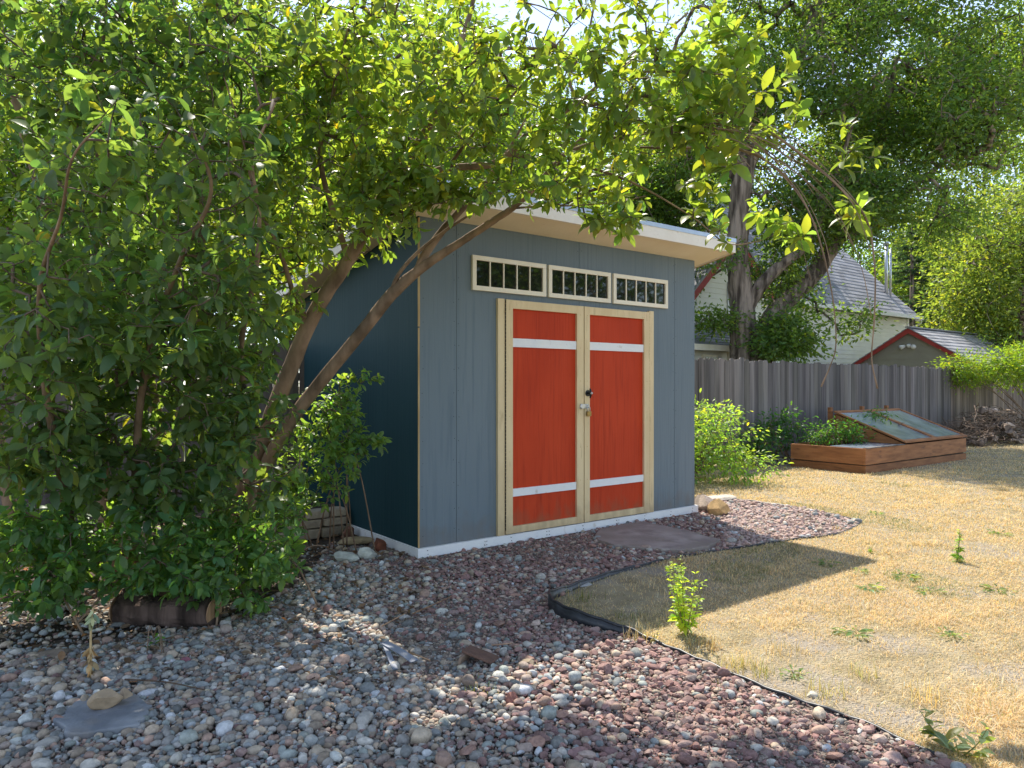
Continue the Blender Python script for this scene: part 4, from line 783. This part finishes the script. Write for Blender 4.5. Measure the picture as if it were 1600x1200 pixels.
bush("elder_bush", "bright yellow green bush growing in sun by the right end of the shed", "bush", *yd(5.15, 1.7)[:2],
     [(yd(4.9, 1.75, .75), (.75, .5, .6), 3), (yd(5.7, 1.55, .62), (.75, .45, .5), 2.6), (yd(4.5, 2.0, 1.05), (.35, .4, .35), .7), (yd(5.6, 1.9, .98), (.6, .35, .22), .8), (yd(6.35, 1.9, 1.02), (.38, .12, .07), .22), (yd(5.6, 1.3, .25), (1.0, .4, .25), 1.2)], 101, 540, (.145, .235, .07), .072, 12, .10, hi=True, stems=26)
bush("bed_plant", "leafy plant with compound leaves growing out of the raised bed opening", "plant", *yd(9.2, 1.45)[:2], [(yd(9.2, 1.3, .62), (.45, .28, .2), 2), (yd(8.75, 1.5, .55), (.25, .2, .18), 1)], 102, 90, (.055, .13, .035), .07, 11, .07, hi=True, stems=6)
bush("fence_side_plant", "blue green leafy plant between the raised bed and the fence", "plant", *yd(8.7, 2.25)[:2], [(yd(8.6, 2.25, .62), (.5, .2, .4), 2), (yd(7.9, 2.2, .42), (.4, .2, .3), 1.2)], 103, 130, (.05, .12, .04), .08, 12, .08, hi=True, stems=7)
bush("lid_plant", "spindly seedling leaning over the glazed lid of the raised bed", "plant", *yd(10.3, 1.95)[:2], [(yd(10.35, 1.35, .86), (.22, .3, .07), 1), (yd(10.7, 1.0, .72), (.14, .18, .05), .6)], 104, 30, (.06, .13, .04), .07, 9, .06, hi=True, stems=4)
xx, YY = (1545 - 800) / F * 21.0, 21.0
bush("lilac_bush", "sunlit bushy shrub rising over the fence in front of the garage roof", "bush", xx, 18.6, [((xx * .886 + .1, 18.5, 1.85), (1.0, .6, .5), 2), ((xx * .886 + 1.1, 18.9, 1.95), (.8, .8, .6), 2), ((xx * .886 - .9, 18.3, 1.75), (.6, .4, .4), 1)], 105, 420, (.10, .17, .03), .10, 20, .17, stems=10)
bush("lilac_bush", "yellow green bush beyond the garage ridge left of the spruce", "bush", (1455 - 800) / F * 34, 34, [(((1455 - 800) / F * 34, 34, 3.9), (1.9, 1.5, 1.5), 2), (((1500 - 800) / F * 35, 35, 3.4), (1.8, 1.5, 1.4), 1.5)], 106, 420, (.10, .16, .03), .13, 20, .25, stems=8)
bigtree("shade_tree", "tree off to the right of the lawn mirrored in the shed windows", auto_mains(14, 3.2, 8, .2, .2, 7, 95), [((14, 3.2, 3.9), (2.2, 4.2, 3.2), 3), ((15, 1, 3), (2, 3, 2.6), 2)], 95, 900, .22, (.06, .12, .03), None, .34, 30, .03)

# ------------------------------------------------------------------ masonry, logs, stones
rg = np.random.default_rng(111)
wl = thing("stone_retaining_wall", "low dry stacked tan stone wall between the shrubs and the shed side", "wall", yd(-.8, 1.25))
mb = MB()
for row, (z0, z1) in enumerate(((.01, .105), (.11, .185), (.19, .262))):
    s = -2.1 + rg.uniform(0, .1)
    while s < -.06:
        e = min(-.035, s + rg.uniform(.14, .27)); t0 = 1.20 + rg.uniform(-.015, .015) + row * .012; c = np.array([.36, .30, .23]) * rg.uniform(.7, 1.2) if row or rg.random() > .2 else np.array([.25, .10, .07])
        V, Fc = rockv(rg, 3, 0, (1, 1), .03); V = np.sign(V) * np.abs(V) ** .28; V = V / np.abs(V).max(0)
        ctr = yd((s + e) / 2, t0 + .08, (z0 + z1) / 2); sc = np.array([(e - s) / 2, .085, (z1 - z0) / 2]); W = V * sc * (1 + .04 * rg.normal(size=(len(V), 1)) * 0)
        mb.add(ctr + W[:, :1] * DV + W[:, 1:2] * UV + W[:, 2:] * np.array([0, 0, 1.0]), Fc, c); s = e + .008
mb.build("stone_blocks", STONE, wl)
struct(MB().ybox(-2.3, -.045, 1.34, 2.74, .005, .235).build("raised_soil", SOIL))
def log(name, label, p0, p1, r, c_side=(.30, .27, .26), c_end=(1.9, 1.25, .75), seed=0, group=None):
    rg = np.random.default_rng(seed); p0, p1 = np.array(p0, float), np.array(p1, float); root = thing(name, label, "log", (p0 + p1) / 2 * [1, 1, 0], group)
    q = np.array([p0 + (p1 - p0) * u + rg.normal(size=3) * r * .06 for u in np.linspace(0, 1, 9)]); mb = MB(); mb.tube(q, r * rg.uniform(.92, 1.05, 9), 18, c_side, True, .05, rg); mb.build("log_bark", ELMB, root, False)
    d = unit(p1 - p0); MB().tube([p1 + d * .001, p1 + d * .006], r * .93, 18, c_end).build("cut_end", PICK, root); MB().tube([p0 - d * .006, p0 - d * .001], r * .93, 18, c_end).build("cut_end", PICK, root); return root
a, b = gr(168, 985), gr(322, 990); log("fallen_log", "dark weathered log with a cracked brown cut end lying under the low shrub", a + [0, .12, .085], b + [0, .10, .085], .088, (.42, .36, .36), (2.0, 1.35, .85), 3, "logs under the shrubs")
a, b = gr(190, 950), gr(330, 945); log("fallen_log", "grey log lying just behind the cracked one beneath the low shrub leaves", a + [0, .1, .08], b + [-.1, .12, .09], .085, (.5, .44, .42), (1.6, 1.2, .8), 4, "logs under the shrubs")
rock("edging_stone", "pale blocky stone left of its twin near the shed corner", "stone", gr(540, 882) + [0, 0, .02], (.24, .15, .10), .1, (.56, .57, .49), 1, 10, group="pale stones by the shed corner", cut=(.6, .8))
rock("edging_stone", "pale blocky stone right of its twin next to the rusty brick", "stone", gr(574, 876) + [0, 0, .02], (.18, .14, .11), .5, (.60, .60, .52), 2, 10, group="pale stones by the shed corner", cut=(.6, .8))
rock("flat_stone", "flat tan flagstone lying near the shed side skirt", "stone", gr(553, 855) + [0, 0, .02], (.36, .2, .08), .2, (.40, .30, .17), 5, 9, cut=(.5, .75))
rock("red_brick_stone", "rusty red worn brick against the shed side skirt", "brick", gr(594, 864) + [0, 0, .02], (.19, .15, .14), .6, (.19, .065, .035), 6, 12, cut=(.5, .7))
def jag(poly, seed):
    rg = np.random.default_rng(seed); o = []
    for i in range(len(poly)):
        a, b = poly[i], poly[(i + 1) % len(poly)]
        for u in np.linspace(0, 1, 6)[:-1]: o.append(a + (b - a) * u + np.r_[rg.normal(size=2) * .011, 0])
    return o
rock("wall_footing_brick", "dim reddish brick at the foot of the shed side and stone wall", "brick", yd(-.14, 1.05), (.16, .16, .17), .65, (.16, .075, .05), 7, 12, cut=(.5, .65))
rock("sandstone_boulder", "golden brown sandstone boulder at the shed's right front corner", "boulder", gr(1127, 806), (.30, .26, .22), .3, (.50, .32, .14), 8, 10, cut=(.5, .7))
rock("sandstone_boulder", "pale pink boulder half behind the golden one at the shed corner", "boulder", gr(1103, 800), (.34, .3, .24), 1.2, (.50, .40, .32), 9, 10, cut=(.5, .7))
rock("pale_slab", "flat pale stone slab behind the boulders at the gravel end", "stone", gr(1120, 782), (.6, .4, .09), .6, (.52, .46, .38), 10, 9, cut=(.5, .75))
poly = jag(SLAB1, 3)
o = MB().prism([p + [0, 0, .012] for p in poly], (0, 0, .038)).build("stepping_slab", FLAG, None, False, None, .006); tag(o, "large flat pinkish stepping slab in front of the right shed door", "stepping stone")
poly = jag(SLAB2, 4)
o = MB().prism([p + [0, 0, .012] for p in poly], (0, 0, .035)).build("blue_slab", SLABB, None, False, None, .006); tag(o, "flat blue grey slab sunk in the pebbles at the bottom left", "paving slab")
rock("tan_rock", "rounded tan rock resting on the blue grey slab", "rock", gr(166, 1122) + [0, 0, .04], (.15, .09, .085), 1.0, (.42, .31, .20), 12, 6, sink=.05, cut=(.6, .85))
rock("tan_rock", "small upright tan rock behind the blue grey slab", "rock", gr(197, 1105), (.07, .06, .10), .3, (.40, .30, .20), 13, 7)
rock("flat_stone", "broad flat brown stone on the soil left of the dead stalk", "stone", gr(84, 1028), (.24, .15, .05), .3, (.26, .20, .15), 14, 10, cut=(.45, .7))
rock("flat_stone", "small leaf shaped flat stone below the broad brown one", "stone", gr(88, 1050), (.13, .07, .03), .5, (.34, .24, .14), 15, 10, cut=(.45, .7))
rock("pink_stone", "angular purple pink stone among grey pebbles", "stone", gr(292, 1040), (.075, .06, .05), .2, (.30, .12, .14), 16, 9)
rock("pale_rock", "white angular rock in sunlight near the bottom centre", "rock", gr(815, 1090), (.13, .09, .07), .4, (.55, .54, .52), 17, 9)
rock("tan_rock", "tan angular rock right of the buried brick", "rock", gr(822, 1048), (.13, .07, .07), .2, (.36, .28, .19), 18, 9)
rock("red_rock", "dark red angular rock beside the white one at bottom centre", "rock", gr(798, 1105), (.09, .07, .08), .9, (.25, .11, .09), 19, 9)
rock("flat_stone", "pale flat stone at the edging tip beside the gravel", "stone", gr(905, 918), (.34, .10, .03), .45, (.42, .40, .38), 20, 9)
rock("tan_rock", "small pale stone on the dry lawn near the edging", "rock", gr(1268, 1092), (.06, .05, .04), .2, (.6, .55, .45), 22, 7)
c = gr(742, 1040); M_ = np.array(Matrix.Rotation(.25, 3, 'Y') @ Matrix.Rotation(-.35, 3, 'Z'))
br = thing("buried_brick", "brown broken hollow brick poking out of the gravel", "brick", c)
mb = MB(); mb.box(c + [0.03, 0, .055], (.17, .11, .014), M=M_, tint=(.16, .09, .065)); mb.box(c + [-.055, -.012, .028], (.014, .12, .075), M=M_, tint=(.30, .21, .15)); mb.box(c + [.04, .05, .03], (.16, .014, .05), M=M_, tint=(.14, .08, .06)); mb.build("brick_shell", STONE, br, bevel=.003)
# strip of torn plastic, sticks
def ribbon(name, label, cat, pts, wd, m):
    q = spl(pts, 5); T_ = unit(np.gradient(q, axis=0)); S_ = unit(np.cross(T_, [0, 0, 1.0])) * wd / 2; n = len(q); top = np.array([0, 0, .004])
    V = np.vstack([q - S_, q + S_, q + S_ + top, q - S_ + top]); i = np.arange(n - 1); Q = lambda a, b: np.stack([a * n + i, a * n + i + 1, b * n + i + 1, b * n + i], 1)
    return tag(MB().add(V, np.vstack([Q(0, 1), Q(1, 2), Q(2, 3), Q(3, 0)])).build(name, m), label, cat)
ribbon("plastic_strip", "bent grey plastic strip lying on the pebbles", "plastic strip", [gr(600, 1022) + [0, 0, .06], gr(625, 1038) + [0, 0, .065], gr(648, 1050) + [0, 0, .05]], .045, PLAST)
ribbon("plastic_strip", "narrow grey plastic strip trailing toward the bottom beside the bent one", "plastic strip", [gr(601, 1023) + [0, 0, .055], gr(610, 1045) + [0, 0, .05], gr(618, 1062) + [0, 0, .045]], .025, PLAST)
def stick(label, pts, r, c=(1.4, 1.2, 1.0), group="loose sticks on the gravel"):
    q = spl(pts, 5); loc = q[0]; o = MB().tube(q, np.linspace(r, r * .6, len(q)), 6, c).build("stick", TWIG, None, True, loc); tag(o, label, "stick", group)
stick("long thin dark stick across the pebbles below the log", [gr(195, 1075) + [0, 0, .04], gr(260, 1083) + [0, 0, .05], gr(320, 1092) + [0, 0, .04]], .004, (.8, .7, .6))
stick("thin tan stick on red gravel left of the edging tip", [gr(645, 972) + [0, 0, .05], gr(680, 956) + [0, 0, .05], gr(705, 943) + [0, 0, .045]], .004, (2.2, 1.8, 1.3))
stick("short pale twig lying in the sunlit streak of pebbles", [gr(597, 992) + [0, 0, .05], gr(635, 972) + [0, 0, .055]], .004, (2.8, 2.4, 1.9))
stick("pale twig beside the bent plastic strip", [gr(640, 1035) + [0, 0, .05], gr(672, 1046) + [0, 0, .045]], .005, (3.0, 2.6, 2.1))
stick("pale horizontal twig above the buried brick", [gr(768, 1023) + [0, 0, .05], gr(800, 1020) + [0, 0, .05]], .004, (3.4, 3.0, 2.6))
stick("thin stick leaning from the log end over the pebbles", [gr(322, 985) + [0, 0, .08], gr(358, 972) + [0, 0, .06]], .004, (2.0, 1.7, 1.3))
# ------------------------------------------------------------------ weeds
def weed(name, label, base, h, seed, nst, col, L=.035, sp=.09, top=.25, dense=46, cat="weed", group=None, tmpl=HI):
    rg = np.random.default_rng(seed); root = thing(name, label, cat, base, group); ms, ml = MB(), MB()
    for i in range(nst):
        a = rg.uniform(0, 6.28); hh = h * (1 if i == 0 else rg.uniform(.45, .95)); e = base + np.array([math.cos(a) * sp * rg.uniform(.4, 1.2), math.sin(a) * sp, hh]); q = spl([base, base + (e - base) * [.6, .6, .5], e], 6)
        ms.tube(q, np.linspace(.0032, .001, len(q)), 5, (1.4, 1.9, .8)); k = int(dense * hh / h); u = rg.uniform(.06, 1, k) ** .8; P_ = np.array([np.interp(u, np.linspace(0, 1, len(q)), q[:, c]) for c in range(3)]).T
        th = rg.uniform(0, 6.28, k); D = np.stack([np.cos(th), np.sin(th), rg.uniform(-.2, .8, k)], 1); leaves(ml, P_, D, unit(rg.normal(size=(k, 3)) * .4 + [0, 0, 1]), L * (1.25 - .8 * u) * rg.uniform(.7, 1.2, k), leafcol(rg, k, col, .15), tmpl, .85, rg.uniform(-.1, .5, k))
    ms.build("stalks", TWIG, root, True); ml.build("leaves", LEAF, root, True); return root
weed("tall_weed", "tall bright green weed standing in sun at the edge of the shed's shadow", gr(1072, 996), .47, 121, 12, (.24, .33, .07), .052, .11, dense=44)
weed("upright_weed", "small upright green weed alone on the dry lawn at right", gr(1495, 880), .27, 122, 3, (.13, .23, .06), .05, .03, dense=40)
weed("small_weed", "tiny green weed sprig right of the shed's shadow tip", gr(1358, 866), .07, 123, 3, (.14, .24, .06), .03, .03, dense=14)
weed("foreground_weed", "long leaved weed at the bottom right corner near the camera", gr(1500, 1185), .17, 124, 5, (.12, .16, .09), .085, .12, dense=12)
weed("pale_weed", "pale dried weed at the edging beside the tall green one", gr(1020, 1008), .10, 125, 5, (.45, .42, .28), .022, .05, dense=18)
for i, (x, y, sz_, lb) in enumerate([(1335, 995, .10, "green rosette weed in the middle of the sunny lawn"), (1356, 925, .09, "bushy rosette weed below the tiny sprig"), (1412, 906, .10, "flat dark green rosette right of the bushy one"), (1290, 885, .09, "green rosette inside the shed's roof shadow"),
                                      (1560, 928, .09, "trailing green weed near the right edge of the lawn"), (1452, 930, .08, "thin low weed patch between the rosettes and right edge"), (1485, 1000, .07, "small weed patch on the lawn left of the watermark edge"), (1562, 838, .09, "green weed clump in the dark shade streak at right"),
                                      (1370, 806, .08, "small weed beyond the gravel end on the lawn"), (1345, 898, .06, "faint low weed just below the shadow tip"), (1240, 1062, .06, "sparse weed on bare soil near the edging")]):
    rgw = np.random.default_rng(130 + i); b = gr(x, y); n = 26; th = rgw.uniform(0, 6.28, n); st = MB(); ml = MB(); D = np.stack([np.cos(th), np.sin(th), rgw.uniform(.02, .45, n)], 1); P_ = b + D * rgw.uniform(0, sz_ * .9, (n, 1)); P_[:, 2] = rgw.uniform(.02, .04, n)
    leaves(ml, P_, D, np.tile([0, 0, 1.0], (n, 1)) + rgw.normal(size=(n, 3)) * .25, sz_ * rgw.uniform(.35, .7, n), leafcol(rgw, n, (.11, .17, .07), .2), HI, .7, rgw.uniform(-.1, .4, n))
    if "watermark" in lb: lb = "small weed patch on the lawn below the thin patch near the right edge"
    o = ml.build("lawn_weed", LEAF, None, True, b); tag(o, lb, "weed", "low weeds in the dry lawn")
# dead stalk
b = gr(142, 1070); ds = thing("dead_stalk", "tall dried yellow brown plant stalk with wilted leaves at lower left", "dead plant", b); ms, ml = MB(), MB()
q = spl([b, b + [0, 0, .12], b + [.0, 0, .25], b + [.01, 0, .36]], 6); ms.tube(q, np.linspace(.007, .004, len(q)), 6, (.50, .36, .18)); rgw = np.random.default_rng(150); n = 60; u = np.concatenate([rgw.uniform(.02, .5, 46), rgw.uniform(.8, 1, 14)])
P_ = np.array([np.interp(u, np.linspace(0, 1, len(q)), q[:, c]) for c in range(3)]).T + rgw.normal(size=(n, 3)) * .004; th = rgw.uniform(0, 6.28, n); D = np.stack([np.cos(th) * .35, np.sin(th) * .35, rgw.uniform(-1.2, -.5, n)], 1)
cc = leafcol(rgw, n, (.40, .27, .13), .3); cc[46:] = leafcol(rgw, 14, (.36, .38, .20), .15); leaves(ml, P_, D, rgw.normal(size=(n, 3)), rgw.uniform(.025, .06, n), cc, HI, .75, rgw.uniform(-.6, .9, n)); ms.build("stalk", DRY, ds, True); ml.build("wilted_leaves", LITTER, ds, True)

# ------------------------------------------------------------------ brush pile by the far fence
rg = np.random.default_rng(160); pc = yd(16.8, 1.75); k = 0
desc = [("thick grey log", .080, .75, 1.0), ("thin crooked branch", .026, .95, 1.3), ("pale split log", .060, .6, 2.0), ("short dark log", .055, .38, .7)]
wh = [("at the front foot of the brush pile", .1, .05, -.4), ("across the middle of the brush pile", -.1, .5, -.1), ("on top of the brush pile", .0, .95, .1), ("at the far right end of the brush pile", .85, .1, 0), ("at the left end of the brush pile", -.85, .1, -.1), ("at the back of the brush pile against the fence", .3, .4, .5)]
for wp, u0, lay, t0 in wh:
    for ds_, r, L_, tn in desc:
        u = u0 + rg.normal() * .16; r = r * rg.uniform(.9, 1.1); c = yd(16.9 + u * 1.7, 1.7 + t0 + rg.uniform(-.12, .12), .06 + .72 * lay * (1 - min(abs(u), 1) * .5) + rg.uniform(0, .12)); a = rg.normal() * .5; d = np.array([math.cos(.65 + a), math.sin(.65 + a), rg.normal() * .2])
        q = np.array([c + d * L_ * (v - .5) + rg.normal(size=3) * .02 for v in np.linspace(0, 1, 6)]); q[:, 2] = q[:, 2].clip(r)
        o = MB().tube(q, r * np.linspace(1, .75, 6), 9, np.ones(3) * tn, True, .1, rg).build("dead_branch" if "branch" in ds_ else "firewood_log", ELMB, None, False, q[0]); tag(o, ds_ + " " + wp, "branch" if "branch" in ds_ else "log", "dead wood in the brush pile")
bm = MB()
for i in range(420):
    u = rg.uniform(-1, 1); c = yd(16.9 + u * 1.9, 1.8 + rg.uniform(-.45, .5), rg.uniform(.03, .95) * (1 - abs(u) * .5) * .95); d = unit(rg.normal(size=3) * [1, 1, .45] + DV * .6); L_ = rg.uniform(.25, .9); q = np.array([c + d * L_ * (v - .5) + rg.normal(size=3) * .03 for v in np.linspace(0, 1, 5)]); q[:, 2] = q[:, 2].clip(.01)
    bm.tube(q, rg.uniform(.004, .014) * np.linspace(1, .5, 5), 5, np.ones(3) * rg.uniform(.7, 2.0), False)
tag(bm.build("brush_twigs", TWIG, None, True), "tangle of fine grey twigs in the brush pile", None, None, "stuff")
tb = MB(); c = yd(14.2, 2.2, 0)
tb.box(c + [0, 0, .22], (.5, .35, .04), .65, (.02, .02, .022)); 
for a_, b_ in ((-.2, -.12), (.2, -.12), (-.2, .12), (.2, .12)): tb.box(c + np.array([a_, b_, .10]) , (.03, .03, .2), .65)
tag(tb.build("low_black_stand", BLACK, None, bevel=.004), "low black stand between the raised bed and brush pile", "stand")
